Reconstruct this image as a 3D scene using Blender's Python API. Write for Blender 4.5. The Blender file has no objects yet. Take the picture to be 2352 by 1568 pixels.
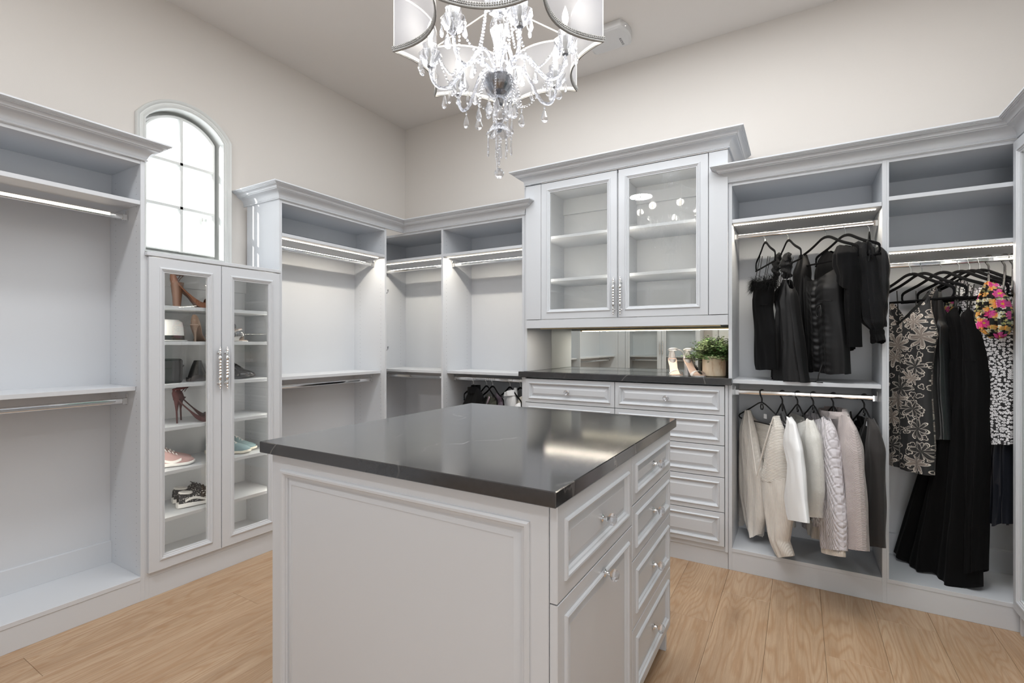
import bpy, bmesh, math, random
from math import sin, cos, pi, sqrt, atan2, radians
from mathutils import Vector, Matrix
random.seed(7)
sc = bpy.context.scene
COL = sc.collection

# ------------------------------------------------------------------ camera
TH = math.atan(659/1115.)
cam = bpy.data.cameras.new('camera'); camo = bpy.data.objects.new('camera', cam); COL.objects.link(camo)
cam.sensor_width = 36; cam.lens = 36*1115/2352.; cam.shift_y = 5/2352.
camo.location = (0, 0, 1.32); camo.rotation_euler = (pi/2, 0, TH); cam.clip_start = .02
sc.camera = camo
sc.view_settings.view_transform = 'Standard'; sc.view_settings.look = 'None'
sc.view_settings.gamma = 1; sc.view_settings.use_curve_mapping = False
sc.view_settings.exposure = 0.04
sc.cycles.max_bounces = 10; sc.cycles.diffuse_bounces = 5; sc.cycles.glossy_bounces = 5
sc.cycles.transmission_bounces = 10; sc.cycles.transparent_max_bounces = 24
sc.cycles.caustics_reflective = False; sc.cycles.caustics_refractive = False
sc.cycles.sample_clamp_indirect = 6.0
# ------------------------------------------------------------------ light
w = bpy.data.worlds.new('world'); sc.world = w; w.use_nodes = True
w.node_tree.nodes['Background'].inputs[0].default_value = (.93, .97, 1, 1)
w.node_tree.nodes['Background'].inputs[1].default_value = 5.0

def light(kind, name, loc, energy, color=(1, 1, 1), rot=(0, 0, 0), **kw):
    l = bpy.data.lights.new(name, kind); o = bpy.data.objects.new(name, l); COL.objects.link(o)
    l.energy = energy; l.color = color; o.location = loc; o.rotation_euler = rot
    for k, v in kw.items(): setattr(l, k, v)
    return o
s = light('SUN', 'sun', (0, 0, 5), 10.0, (1, .97, .92), angle=.01)
s.rotation_euler = Vector((.42, .80, -.42)).to_track_quat('-Z', 'Y').to_euler()
light('AREA', 'ceiling_fill', (-.9, 1.75, 3.375), 66, (.95, .975, 1), shape='RECTANGLE', size=2.4, size_y=2.2)  # unseen soft fill added overhead to brighten cabinet fronts and bays
light('AREA', 'rear_fill', (.42, -2.17, 1.25), 27, (.96, .98, 1), (pi/2, 0, 0), shape='RECTANGLE', size=1.3, size_y=2.2)  # fill light added behind the camera; the wall here is solid
for x, y, e in [(-1.9, -.6, 32), (.4, .3, 12), (.45, 2.1, 8)]:
    light('AREA', 'disk_fill', (x, y, 3.37), e, (.985, .99, 1), shape='DISK', size=.30)  # added disk fills under the ceiling, no fixtures belong to them

# ------------------------------------------------------------------ helpers
ORG = {}
def finish(me, smooth=35):
    if smooth is None: return
    for p in me.polygons: p.use_smooth = True
    bm = bmesh.new(); bm.from_mesh(me)
    a = radians(smooth)
    for e in bm.edges:
        if len(e.link_faces) == 2:
            if e.calc_face_angle(0) > a: e.smooth = False
        else: e.smooth = True
    bm.to_mesh(me); bm.free()

class MB:
    def __init__(s): s.v = []; s.f = []; s.uv = {}; s.m = []
    def quad(s, a, b, c, d, m=0): s.f.append((a, b, c, d)); s.m.append(m)
    def box(s, lo, hi, ch=0.0):
        x0, y0, z0 = [min(a, b) for a, b in zip(lo, hi)]; x1, y1, z1 = [max(a, b) for a, b in zip(lo, hi)]
        n = len(s.v)
        if ch <= 0:
            s.v += [(x0,y0,z0),(x1,y0,z0),(x1,y1,z0),(x0,y1,z0),(x0,y0,z1),(x1,y0,z1),(x1,y1,z1),(x0,y1,z1)]
            for q in ((0,3,2,1),(4,5,6,7),(0,1,5,4),(1,2,6,5),(2,3,7,6),(3,0,4,7)):
                s.f.append(tuple(n+i for i in q)); s.m.append(0)
            return s
        c = min(ch, (x1-x0)*.45, (y1-y0)*.45, (z1-z0)*.45)
        rg = []
        for z, k in ((z0, c), (z0+c, 0), (z1-c, 0), (z1, c)):
            b = len(s.v)
            X0, X1, Y0, Y1 = x0+k, x1-k, y0+k, y1-k
            if k == 0: s.v += [(X0,y0+c,z),(x0+c,Y0,z),(x1-c,Y0,z),(X1,y0+c,z),(X1,y1-c,z),(x1-c,Y1,z),(x0+c,Y1,z),(X0,y1-c,z)]
            else: s.v += [(X0,Y0,z),(X0,Y0,z),(X1,Y0,z),(X1,Y0,z),(X1,Y1,z),(X1,Y1,z),(X0,Y1,z),(X0,Y1,z)]
            rg.append(b)
        # collapse duplicated corners of caps: use tris where needed
        b0, b1, b2, b3 = rg
        s.f.append((b0+7, b0+5, b0+3, b0+1)); s.m.append(0); s.f.append((b3+1, b3+3, b3+5, b3+7)); s.m.append(0)
        def cap(i, up):
            return i-1 if i % 2 == 0 and i > 0 else (i if i % 2 else 7)
        mp = {0: 7, 1: 1, 2: 1, 3: 3, 4: 3, 5: 5, 6: 5, 7: 7}
        mp = {0: 1, 1: 1, 2: 3, 3: 3, 4: 5, 5: 5, 6: 7, 7: 7}
        for i in range(8):
            j = (i+1) % 8
            s.f.append((b1+i, b1+j, b2+j, b2+i)); s.m.append(0)
            for A, B, flip in ((b0, b1, 0), (b2, b3, 1)):
                cb = A if A == b0 else B; mid = b1 if A == b0 else b2
                ci, cj = cb+mp[i], cb+mp[j]
                if ci == cj: f = (ci, mid+j, mid+i) if A == b0 else (mid+i, mid+j, ci)
                else: f = (ci, cj, mid+j, mid+i) if A == b0 else (mid+i, mid+j, cj, ci)
                s.f.append(f); s.m.append(0)
        return s
    def grid(s, rows, closed=False, uvs=None, m=0, flip=False):
        n = len(s.v); R = len(rows); C = len(rows[0])
        for r in rows: s.v += [tuple(p) for p in r]
        for i in range(R-1):
            for j in range(C if closed else C-1):
                k = (j+1) % C
                q = (n+i*C+j, n+i*C+k, n+(i+1)*C+k, n+(i+1)*C+j)
                s.f.append(q[::-1] if flip else q); s.m.append(m)
        if uvs:
            for i in range(R):
                for j in range(C): s.uv[n+i*C+j] = uvs[i][j]
        return n
    def fan(s, idx, flip=False):
        s.f.append(tuple(idx[::-1] if flip else idx)); s.m.append(0)
    def tube(s, pts, r, n=8, caps=True, sq=1.0):
        pts = [Vector(p) for p in pts]; rr = r if isinstance(r, (list, tuple)) else [r]*len(pts)
        rows = []; t0 = (pts[1]-pts[0]).normalized()
        up = Vector((0, 0, 1)) if abs(t0.z) < .9 else Vector((1, 0, 0))
        nrm = (up - t0*up.dot(t0)).normalized()
        for i, p in enumerate(pts):
            a = pts[max(i-1, 0)]; b = pts[min(i+1, len(pts)-1)]
            t = (b-a); t = t.normalized() if t.length > 1e-9 else t0
            nrm = (nrm - t*nrm.dot(t)); nrm = nrm.normalized() if nrm.length > 1e-6 else Vector((1, 0, 0))
            bn = t.cross(nrm)
            rows.append([p + nrm*(rr[i]*cos(2*pi*k/n)) + bn*(rr[i]*sq*sin(2*pi*k/n)) for k in range(n)])
        b = s.grid(rows, True)
        if caps:
            s.fan(list(range(b, b+n)), True); s.fan(list(range(b+(len(pts)-1)*n, b+len(pts)*n)))
        return s
    def lathe(s, prof, n=16, o=(0, 0, 0), lobe=None, axis='z', cap=True):
        rows = []
        for i, (r, z) in enumerate(prof):
            row = []
            for k in range(n):
                a = 2*pi*k/n; rr = r*(1+(lobe(a, i) if lobe else 0))
                x, y = rr*cos(a), rr*sin(a)
                if axis == 'z': p = (o[0]+x, o[1]+y, o[2]+z)
                elif axis == 'x': p = (o[0]+z, o[1]+x, o[2]+y)
                else: p = (o[0]+y, o[1]+z, o[2]+x)
                row.append(p)
            rows.append(row)
        b = s.grid(rows, True)
        if cap:
            if prof[0][0] > 1e-5: s.fan(list(range(b, b+n)), True)
            if prof[-1][0] > 1e-5: s.fan(list(range(b+(len(prof)-1)*n, b+len(prof)*n)))
        return s
    def sphere(s, c, r, n=8, m=5, sz=1.0):
        return s.lathe([(max(r*sin(pi*i/m), 1e-6), -r*sz*cos(pi*i/m)) for i in range(m+1)], n, c, cap=False)
    def rings(s, O, U, V, N, w_, h_, prof, fill=True, closed=False):
        O, U, V, N = map(Vector, (O, U, V, N)); rows = []
        for ins, hh in prof:
            rows.append([O+U*a+V*b+N*hh for a, b in ((ins, ins), (w_-ins, ins), (w_-ins, h_-ins), (ins, h_-ins))])
        if closed: rows.append(rows[0])
        b = s.grid(rows, True)
        if fill: s.fan(list(range(b+(len(rows)-1)*4, b+len(rows)*4)))
        if fill: s.fan(list(range(b, b+4)), True)
        return s
    def sweep(s, pts, prof, mp, side=1, caps=True, closed=False):
        """pts 2D path, prof [(offset, height)], mp(x, y, h) -> 3D"""
        n = len(pts); rows = []
        for i, p in enumerate(pts):
            def d(a, b):
                v = Vector((b[0]-a[0], b[1]-a[1])); return v.normalized()
            if closed: d0 = d(pts[i-1], p); d1 = d(p, pts[(i+1) % n])
            else:
                d0 = d(pts[i-1], p) if i > 0 else d(p, pts[1]); d1 = d(p, pts[i+1]) if i < n-1 else d0
            n0 = Vector((-d0.y, d0.x))*side; n1 = Vector((-d1.y, d1.x))*side
            mt = (n0+n1); mt = mt/max(mt.length_squared, 1e-9)*2/2*2 if mt.length > 1e-6 else n0
            # miter: offset vector m with m.n0 = 1
            mt = (n0+n1).normalized(); mt = mt/max(mt.dot(n0), .2)
            rows.append([mp(p[0]+mt.x*o, p[1]+mt.y*o, h) for o, h in prof])
        if closed: rows.append(rows[0])
        b = s.grid(rows, False); c = len(prof)
        if caps and not closed:
            s.fan(list(range(b, b+c))); s.fan(list(range(b+(len(rows)-1)*c, b+len(rows)*c)), True)
        return s

def build(name, mb, mats, smooth=35, uv=True, loc=None):
    me = bpy.data.meshes.new(name)
    vs = mb.v
    if loc is not None: vs = [(x-loc[0], y-loc[1], z-loc[2]) for x, y, z in vs]
    me.from_pydata([tuple(p) for p in vs], [], mb.f)
    if not isinstance(mats, (list, tuple)): mats = [mats]
    for m in mats: me.materials.append(m)
    if len(mats) > 1: me.polygons.foreach_set('material_index', mb.m)
    if mb.uv:
        l = me.uv_layers.new(name='UVMap'); d = []
        for lp in me.loops: d += list(mb.uv.get(lp.vertex_index, (0, 0)))
        l.data.foreach_set('uv', d)
    bm = bmesh.new(); bm.from_mesh(me)
    bmesh.ops.recalc_face_normals(bm, faces=bm.faces); bm.to_mesh(me); bm.free()
    finish(me, smooth)
    me.update()
    return me

def tag(o, label=None, cat=None, group=None, kind=None):
    if label: o['label'] = label
    if cat: o['category'] = cat
    if group: o['group'] = group
    if kind: o['kind'] = kind
    return o

def thing(name, loc, label, cat, group=None, rotz=0.0):
    o = bpy.data.objects.new(name, None); COL.objects.link(o); o.empty_display_size = .05
    o.location = loc; o.rotation_euler = (0, 0, rotz)
    ORG[o.name] = Vector(loc)
    return tag(o, label, cat, group)

def obj(name, mb, mats, parent=None, smooth=35, local=False, base=None, loc=None):
    """mesh object; vertices in world coordinates unless local"""
    if parent is not None and not local:
        o3 = ORG[parent.name]; me = build(name, mb, mats, smooth, loc=o3)
        o = bpy.data.objects.new(name, me); COL.objects.link(o); o.parent = parent
        ORG[o.name] = o3
    elif parent is not None:
        me = build(name, mb, mats, smooth); o = bpy.data.objects.new(name, me); COL.objects.link(o); o.parent = parent
        if loc is not None: o.location = loc
        ORG[o.name] = Vector((0, 0, 0))
    else:
        if base is None: base = Vector((0, 0, 0))
        me = build(name, mb, mats, smooth, loc=base); o = bpy.data.objects.new(name, me); COL.objects.link(o)
        o.location = base; ORG[o.name] = Vector(base)
    return o

def inst(name, me, parent, loc, rot=(0, 0, 0), scale=None):
    o = bpy.data.objects.new(name, me); COL.objects.link(o)
    if parent is not None:
        o.parent = parent; l = Vector(loc)-ORG.get(parent.name, Vector((0, 0, 0)))
        o.location = l
    else: o.location = loc
    o.rotation_euler = rot
    if scale: o.scale = scale if hasattr(scale, '__len__') else (scale,)*3
    ORG[o.name] = Vector(loc)
    return o

def copy_tree(o, parent=None):
    c = o.copy(); COL.objects.link(c)
    if parent is not None: c.parent = parent
    for ch in list(o.children): copy_tree(ch, c)
    return c

# ------------------------------------------------------------------ materials
class NT:
    def __init__(s, name):
        s.mat = bpy.data.materials.new(name); s.mat.use_nodes = True; s.t = s.mat.node_tree
        s.t.nodes.clear(); s.out = s.n('ShaderNodeOutputMaterial')
    def n(s, typ, **kw):
        x = s.t.nodes.new(typ)
        for k, v in kw.items(): setattr(x, k, v)
        return x
    def l(s, a, b): s.t.links.new(a, b)
    def put(s, inp, v):
        if hasattr(v, 'is_output') or isinstance(v, bpy.types.NodeSocket): s.l(v, inp)
        else: inp.default_value = v
    def math(s, op, a, b=0.0, c=None, clamp=False):
        x = s.n('ShaderNodeMath', operation=op, use_clamp=clamp); s.put(x.inputs[0], a); s.put(x.inputs[1], b)
        if c is not None: s.put(x.inputs[2], c)
        return x.outputs[0]
    def mix(s, f, a, b, blend='MIX'):
        x = s.n('ShaderNodeMix', data_type='RGBA', blend_type=blend); s.put(x.inputs[0], f); s.put(x.inputs[6], a); s.put(x.inputs[7], b)
        return x.outputs[2]
    def ramp(s, f, stops, interp='LINEAR'):
        x = s.n('ShaderNodeValToRGB'); x.color_ramp.interpolation = interp; s.put(x.inputs[0], f)
        e = x.color_ramp.elements
        while len(e) < len(stops): e.new(.5)
        for i, (p, c) in enumerate(stops):
            e[i].position = p; e[i].color = (*c, 1) if len(c) == 3 else c
        return x.outputs[0]
    def coord(s, kind='Object', scale=(1, 1, 1), loc=(0, 0, 0), vec=None):
        c = vec if vec is not None else s.n('ShaderNodeTexCoord').outputs[kind]
        m = s.n('ShaderNodeMapping'); s.l(c, m.inputs[0]); m.inputs[3].default_value = scale; s.put(m.inputs[1], loc)
        return m.outputs[0]
    def noise(s, vec, scale, detail=3, rough=.5, dist=0.0, out=0):
        x = s.n('ShaderNodeTexNoise'); s.l(vec, x.inputs['Vector']); x.inputs['Scale'].default_value = scale
        x.inputs['Detail'].default_value = detail; x.inputs['Roughness'].default_value = rough
        x.inputs['Distortion'].default_value = dist
        return x.outputs[out]
    def bump(s, h, strength=.3, dist=.001):
        x = s.n('ShaderNodeBump'); s.l(h, x.inputs['Height']); x.inputs['Strength'].default_value = strength
        x.inputs['Distance'].default_value = dist
        return x.outputs[0]
    def bsdf(s, col, rough=.5, metal=0.0, nrm=None, **kw):
        p = s.n('ShaderNodeBsdfPrincipled')
        s.put(p.inputs['Base Color'], (*col, 1) if isinstance(col, tuple) and len(col) == 3 else col)
        s.put(p.inputs['Roughness'], rough); p.inputs['Metallic'].default_value = metal
        if nrm is not None: s.l(nrm, p.inputs['Normal'])
        for k, v in kw.items(): s.put(p.inputs[k.replace('_', ' ')], v)
        return p.outputs[0]
    def done(s, sh): s.l(sh, s.out.inputs[0]); return s.mat

def simple(name, col, rough=.5, metal=0.0, bump=None, **kw):
    t = NT(name); nrm = None
    if bump:
        sc_, st = bump; nrm = t.bump(t.noise(t.coord('Object'), sc_, 4), st, .001)
    return t.done(t.bsdf(col, rough, metal, nrm, **kw))

def S(r, g, b):
    f = lambda c: (c/255/12.92) if c <= 10 else ((c/255+.055)/1.055)**2.4
    return (f(r), f(g), f(b))

MT = {}
def paint(name, col, rough, bs):
    t = NT(name); v = t.coord('Object')
    h = t.noise(v, 260, 3)
    c = t.mix(t.math('MULTIPLY', t.noise(v, 1.3, 2), .10), (*col, 1), (*[x*.9 for x in col], 1))
    return t.done(t.bsdf(c, rough, 0, t.bump(h, bs, .0006)))
MT['cab'] = paint('cabinet_paint', (.60, .622, .652), .36, .12)
MT['cab_in'] = paint('cabinet_laminate', (.60, .622, .652), .42, .15)
MT['wall'] = paint('wall_paint', (.665, .635, .600), .8, .35)
MT['ceil'] = paint('ceiling_paint', (.72, .69, .66), .85, .35)
MT['trimw'] = simple('white_trim', (.66, .675, .66), .35)
MT['chrome'] = simple('polished_chrome', (.86, .87, .88), .07, 1.0)
MT['nickel'] = simple('dark_nickel', (.38, .39, .41), .25, 1.0)
MT['brass'] = simple('brass_profile', (.60, .48, .30), .3, 1.0)
MT['hole'] = simple('pin_hole', (.16, .17, .18), .8)
MT['gap'] = simple('shadow_gap_board', (.05, .052, .056), .8)
MT['black'] = simple('black_plastic', (.012, .012, .013), .35)
MT['velvet'] = simple('black_velvet', (.004, .004, .0045), .95, Specular_IOR_Level=.1)
def emis(name, col, st):
    t = NT(name); e = t.n('ShaderNodeEmission'); e.inputs[0].default_value = (*col, 1); e.inputs[1].default_value = st
    return t.done(e.outputs[0])
MT['led'] = emis('led_diode', (1, .90, .74), 11)
MT['ledbase'] = emis('led_tape', (1, .86, .68), 2.6)
MT['bulb'] = emis('flame_bulb', (1, .93, .80), 14)
def thin_glass(name, tint=(1, 1, 1), refl=1.0):
    t = NT(name); tr = t.n('ShaderNodeBsdfTransparent'); tr.inputs[0].default_value = (*tint, 1)
    g = t.n('ShaderNodeBsdfGlossy'); g.inputs[1].default_value = 0.0
    f = t.n('ShaderNodeLayerWeight'); fr_ = t.math('ADD', t.math('MULTIPLY', t.math('POWER', f.outputs['Facing'], 5.0), .9), .045)
    m = t.n('ShaderNodeMixShader'); t.l(t.math('MULTIPLY', fr_, refl, clamp=True), m.inputs[0])
    t.l(tr.outputs[0], m.inputs[1]); t.l(g.outputs[0], m.inputs[2])
    return t.done(m.outputs[0])
MT['glass'] = thin_glass('door_glass', (.985, .99, .985), 1.3)
MT['wglass'] = thin_glass('window_glass', (1, 1, 1))
MT['gshelf'] = thin_glass('green_edged_glass', (.55, .80, .75), 1.5)
t = NT('mirror_silver'); MT['mirror'] = t.done(t.bsdf((.86, .87, .80), 0.0, 1.0))
t = NT('crystal')
g = t.n('ShaderNodeBsdfGlass'); g.inputs['IOR'].default_value = 1.52; g.inputs['Roughness'].default_value = 0
g.inputs[0].default_value = (.98, .985, 1, 1)
tr = t.n('ShaderNodeBsdfTransparent'); tr.inputs[0].default_value = (.98, .985, 1, 1)
m = t.n('ShaderNodeMixShader'); m.inputs[0].default_value = .42
t.l(g.outputs[0], m.inputs[1]); t.l(tr.outputs[0], m.inputs[2]); MT['crystal'] = t.done(m.outputs[0])
# engineered stone
t = NT('grey_stone'); v = t.coord('Object')
vv = t.n('ShaderNodeVectorMath', operation='ADD'); t.l(v, vv.inputs[0])
d = t.noise(t.coord('Object', (1, 2.2, 1)), 1.1, 4, .6, out=1)
ds = t.n('ShaderNodeVectorMath', operation='SCALE'); t.l(d, ds.inputs[0]); ds.inputs[3].default_value = .55; t.l(ds.outputs[0], vv.inputs[1])
vo = t.n('ShaderNodeTexVoronoi', feature='DISTANCE_TO_EDGE'); t.l(vv.outputs[0], vo.inputs['Vector']); vo.inputs['Scale'].default_value = 1.9
vein = t.math('SUBTRACT', 1, t.math('MULTIPLY', vo.outputs[0], 110, clamp=True))
vein = t.math('MULTIPLY', vein, t.ramp(t.noise(v, 2.6, 3), [(.42, (0, 0, 0)), (.62, (1, 1, 1))]))
c = t.mix(t.noise(v, 55, 4), (.028, .028, .029, 1), (.042, .042, .044, 1))
c = t.mix(t.math('MULTIPLY', vein, .75), c, (.22, .215, .21, 1))
MT['stone'] = t.done(t.bsdf(c, .10, 0, t.bump(t.noise(v, 300, 2), .01, .0003), Specular_IOR_Level=1.0))
# oak
t = NT('oak_plank')
oi = t.n('ShaderNodeObjectInfo'); rnd = oi.outputs['Random']
cx = t.n('ShaderNodeCombineXYZ'); t.l(t.math('MULTIPLY', rnd, 37.0), cx.inputs[0]); t.l(t.math('MULTIPLY', rnd, 91.0), cx.inputs[1])
base = t.n('ShaderNodeTexCoord').outputs['Object']
ad = t.n('ShaderNodeVectorMath', operation='ADD'); t.l(base, ad.inputs[0]); t.l(cx.outputs[0], ad.inputs[1]); P = ad.outputs[0]
warp = t.noise(t.coord(vec=P, scale=(3.4, .42, 1)), 1.5, 2, .45)
wv = t.math('ADD', t.math('MULTIPLY', warp, 26.0), t.math('MULTIPLY', t.noise(t.coord(vec=P, scale=(9, .5, 1)), 1.0, 2), 2.5))
kv = t.n('ShaderNodeTexVoronoi'); t.l(t.coord(vec=P, scale=(3.0, .95, .001)), kv.inputs['Vector']); kv.inputs['Scale'].default_value = 1.0
kd = t.math('ADD', kv.outputs['Distance'], t.math('MULTIPLY', t.math('SUBTRACT', t.noise(P, 24, 3), .5), .05))
wv = t.math('ADD', wv, t.math('MULTIPLY', t.math('POWER', 2.718, t.math('MULTIPLY', kd, -9.0)), 5.0))
rings_ = t.math('SINE', t.math('MULTIPLY', wv, 6.28))
fine = t.noise(t.coord(vec=P, scale=(130, 3.2, 1)), 1.0, 5, .65)
pores = t.noise(t.coord(vec=P, scale=(420, 14, 1)), 1.0, 2, .5)
c = t.ramp(t.noise(t.coord(vec=P, scale=(7, .7, 1)), 1.4, 4, .6), [(.3, S(166, 138, 110)), (.7, S(192, 166, 138))])
c = t.mix(t.math('MULTIPLY', t.math('POWER', t.math('ADD', t.math('MULTIPLY', rings_, .5), .5), 3.0), .52), c, (*S(158, 120, 84), 1))
c = t.mix(t.ramp(fine, [(.42, (0, 0, 0)), (.75, (.55, .55, .55))]), c, (*S(140, 108, 80), 1))
c = t.mix(t.ramp(pores, [(.60, (0, 0, 0)), (.72, (.35, .35, .35))]), c, (*S(214, 188, 156), 1))
kn = t.ramp(kd, [(.0, (1, 1, 1)), (.05, (.85, .85, .85)), (.10, (.32, .32, .32)), (.20, (0, 0, 0))])
c = t.mix(t.math('MULTIPLY', kn, .8), c, (*S(112, 84, 60), 1))
c = t.mix(t.math('MULTIPLY', rnd, .22), c, (*S(168, 136, 106), 1))
MT['oak'] = t.done(t.bsdf(c, .42, 0, t.bump(fine, .12, .0006)))
# ------------------------------------------------------------------ room shell
XA, YB, XC, YD, ZC = -3.285, 3.52, 1.27, -2.2, 3.39
FA, FB, FC, FD = -2.90, 3.09, .865, -1.80     # cabinet front planes
def struct(name, mb, mat, **k):
    o = obj(name, mb, mat, **k); o['kind'] = 'structure'; return o
fl = struct('floor', MB().box((XA-.15, YD-.15, -.12), (XC+.15, YB+.15, -.012)), MT['gap'])
W_ = .2235; k0 = int((XA+.127)/W_)-1
joints = {-11: 1.464, -10: .05, -12: .712, -2: 2.461, 2: 2.90, -1: .9, 0: 1.5, 1: .55, 3: 1.7, 4: 2.2, -3: 1.2}
rj = random.Random(3)
for k in range(k0, int((XC+.127)/W_)+1):
    x0, x1 = max(-.127+k*W_, XA), min(-.127+(k+1)*W_, XC)
    if x1-x0 < .02: continue
    j = joints.get(k, rj.uniform(0, 2)); ys = [j]
    while ys[0] > YD: ys.insert(0, ys[0]-rj.choice((1.9, 2.2)))
    while ys[-1] < YB: ys.append(ys[-1]+rj.choice((1.9, 2.2)))
    for a, b in zip(ys, ys[1:]):
        a, b = max(a, YD), min(b, YB)
        if b-a < .05: continue
        obj('plank', MB().box((x0+.0004, a+.0004, -.012), (x1-.0004, b-.0004, 0), .0009), MT['oak'], fl, smooth=None)
# walls (wall_left has the window opening)
WY0, WY1, WZ0, WZS = 1.34, 1.80, 1.86, 2.64
WCY, WR, WCZ = 1.57, .2707, 2.4972
def arch(y): return WCZ+sqrt(max(WR*WR-(y-WCY)**2, 0))
mb = MB(); ins = [WY0+(WY1-WY0)*i/20 for i in range(21)]
for X in (XA, XA-.15):
    mb.v += []
def wallA(X, flip):
    b = len(mb.v)
    for q in (((YD-.15, 0), (WY0, 0), (WY0, ZC), (YD-.15, ZC)), ((WY1, 0), (YB+.15, 0), (YB+.15, ZC), (WY1, ZC)), ((WY0, 0), (WY1, 0), (WY1, WZ0), (WY0, WZ0))):
        n = len(mb.v); mb.v += [(X, y, z) for y, z in q]; mb.f.append((n, n+1, n+2, n+3)); mb.m.append(0)
    for a, c in zip(ins, ins[1:]):
        n = len(mb.v); mb.v += [(X, a, arch(a)), (X, c, arch(c)), (X, c, ZC), (X, a, ZC)]; mb.f.append((n, n+1, n+2, n+3)); mb.m.append(0)
wallA(XA, 0); wallA(XA-.15, 1)
loop = [(WY0, WZ0), (WY1, WZ0)]+[(y, arch(y)) for y in reversed(ins)]
mb.grid([[(XA, y, z) for y, z in loop], [(XA-.15, y, z) for y, z in loop]], True)
struct('wall_left', mb, MT['wall'], smooth=None)
struct('wall_back', MB().box((XA-.15, YB, 0), (XC+.15, YB+.15, ZC)), MT['wall'])
struct('wall_right', MB().box((XC, YD-.15, 0), (XC+.15, YB, ZC)), MT['wall'])
struct('wall_front', MB().box((XA, YD-.15, 0), (XC, YD, ZC)), MT['wall'])
struct('ceiling', MB().box((XA-.15, YD-.15, ZC), (XC+.15, YB+.15, ZC+.1)), MT['ceil'])
# door on the front wall, seen in the mirror
dr = struct('door_1', MB().rings((-1.2, YD+.045, .01), (1, 0, 0), (0, 0, 1), (0, 1, 0), .85, 2.2, [(0, -.04), (0, 0), (.12, 0), (.135, -.01), (.15, -.004)]), MT['trimw'])
cs = struct('door_frame', MB().sweep([(-1.22, 0), (-1.22, 2.24), (-.33, 2.24), (-.33, 0)], [(0, .0), (0, .02), (.03, .03), (.09, .035), (.09, 0)], lambda a, b, h: (a, YD+h+.002, b), 1), MT['trimw'])
cs.parent = dr; cs.matrix_parent_inverse.identity()
struct('fill_surround', MB().sweep([(-.24, 0), (-.24, 2.37), (1.08, 2.37), (1.08, 0)], [(0, .0), (0, .02), (.03, .03), (.09, .035), (.09, 0)], lambda a, b, h: (a, YD+h+.002, b), 1), MT['trimw'])  # made-up casing on the solid wall, added to frame the rear fill light
# window
wn = struct('window_1', MB().sweep([(WY0, WZ0-.02), (WY0, arch(WY0))]+[(y, arch(y)) for y in ins[1:-1]]+[(WY1, arch(WY1)), (WY1, WZ0-.02)],
     [(-.001, 0), (-.001, .014), (.008, .018), (.016, .012), (.022, .012), (.028, .020), (.038, .024), (.042, .018), (.042, 0)], lambda a, b, h: (XA+.001+h, a, b), 1), MT['trimw'])
def part(name, mb, mat, parent, **k): return obj(name, mb, mat, parent, **k)
jl = [(WY0, WZ0), (WY0, arch(WY0))]+[(y, arch(y)) for y in ins[1:-1]]+[(WY1, arch(WY1)), (WY1, WZ0)]
part('window_jamb', MB().sweep(jl, [(0, -.15), (0, .012), (-.008, .012), (-.010, -.045), (-.010, -.15)], lambda a, b, h: (XA+h, a, b), 1, closed=True), MT['trimw'], wn)
XS = XA-.05
part('sash', MB().sweep(jl, [(-.008, 0), (-.008, -.045), (-.044, -.045), (-.044, -.012), (-.038, -.004), (-.032, 0)], lambda a, b, h: (XS+h, a, b), 1, closed=True), MT['trimw'], wn)
mt = MB()
def mbar(y0, z0, y1, z1):
    hv = y0 == y1
    pr = [(-.013, -.034), (-.013, -.014), (-.008, -.004), (.008, -.004), (.013, -.014), (.013, -.034)]
    m_ = MB().sweep([(y0, z0), (y1, z1)], pr, lambda a, b, h: (XS+h, a, b), 1); return m_
part('muntin', mbar(WCY, WZ0+.03, WCY, arch(WCY)-.03), MT['trimw'], wn)
for z in (2.171, 2.446): part('muntin', mbar(WY0+.03, z, WY1-.03, z), MT['trimw'], wn)
for a, b in ((WY0+.03, WCY-.008), (WCY+.008, WY1-.03)):
    for z0, z1 in ((WZ0+.03, 2.163), (2.179, 2.438), (2.454, None)):
        m_ = MB(); yy = [a+(b-a)*i/8 for i in range(9)]
        for X in (XS-.022, XS-.026):
            rows = [[(X, y, z0) for y in yy], [(X, y, z1 if z1 else min(arch(y)-.03, 9)) for y in yy]]
            m_.grid(rows)
        part('pane', m_, MT['wglass'], wn, smooth=None)
for z in (2.455, 2.14):
    part('shutter_clip', MB().box((XS-.10, 1.715, z-.03), (XS-.085, 1.735, z+.03)).box((XS-.09, 1.733, z-.006), (XS-.085, 1.76, z+.018)), MT['trimw'], wn)
part('outer_stop', MB().box((XS-.11, 1.758, WZ0), (XS-.05, 1.80, 2.60)), MT['trimw'], wn)

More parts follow.
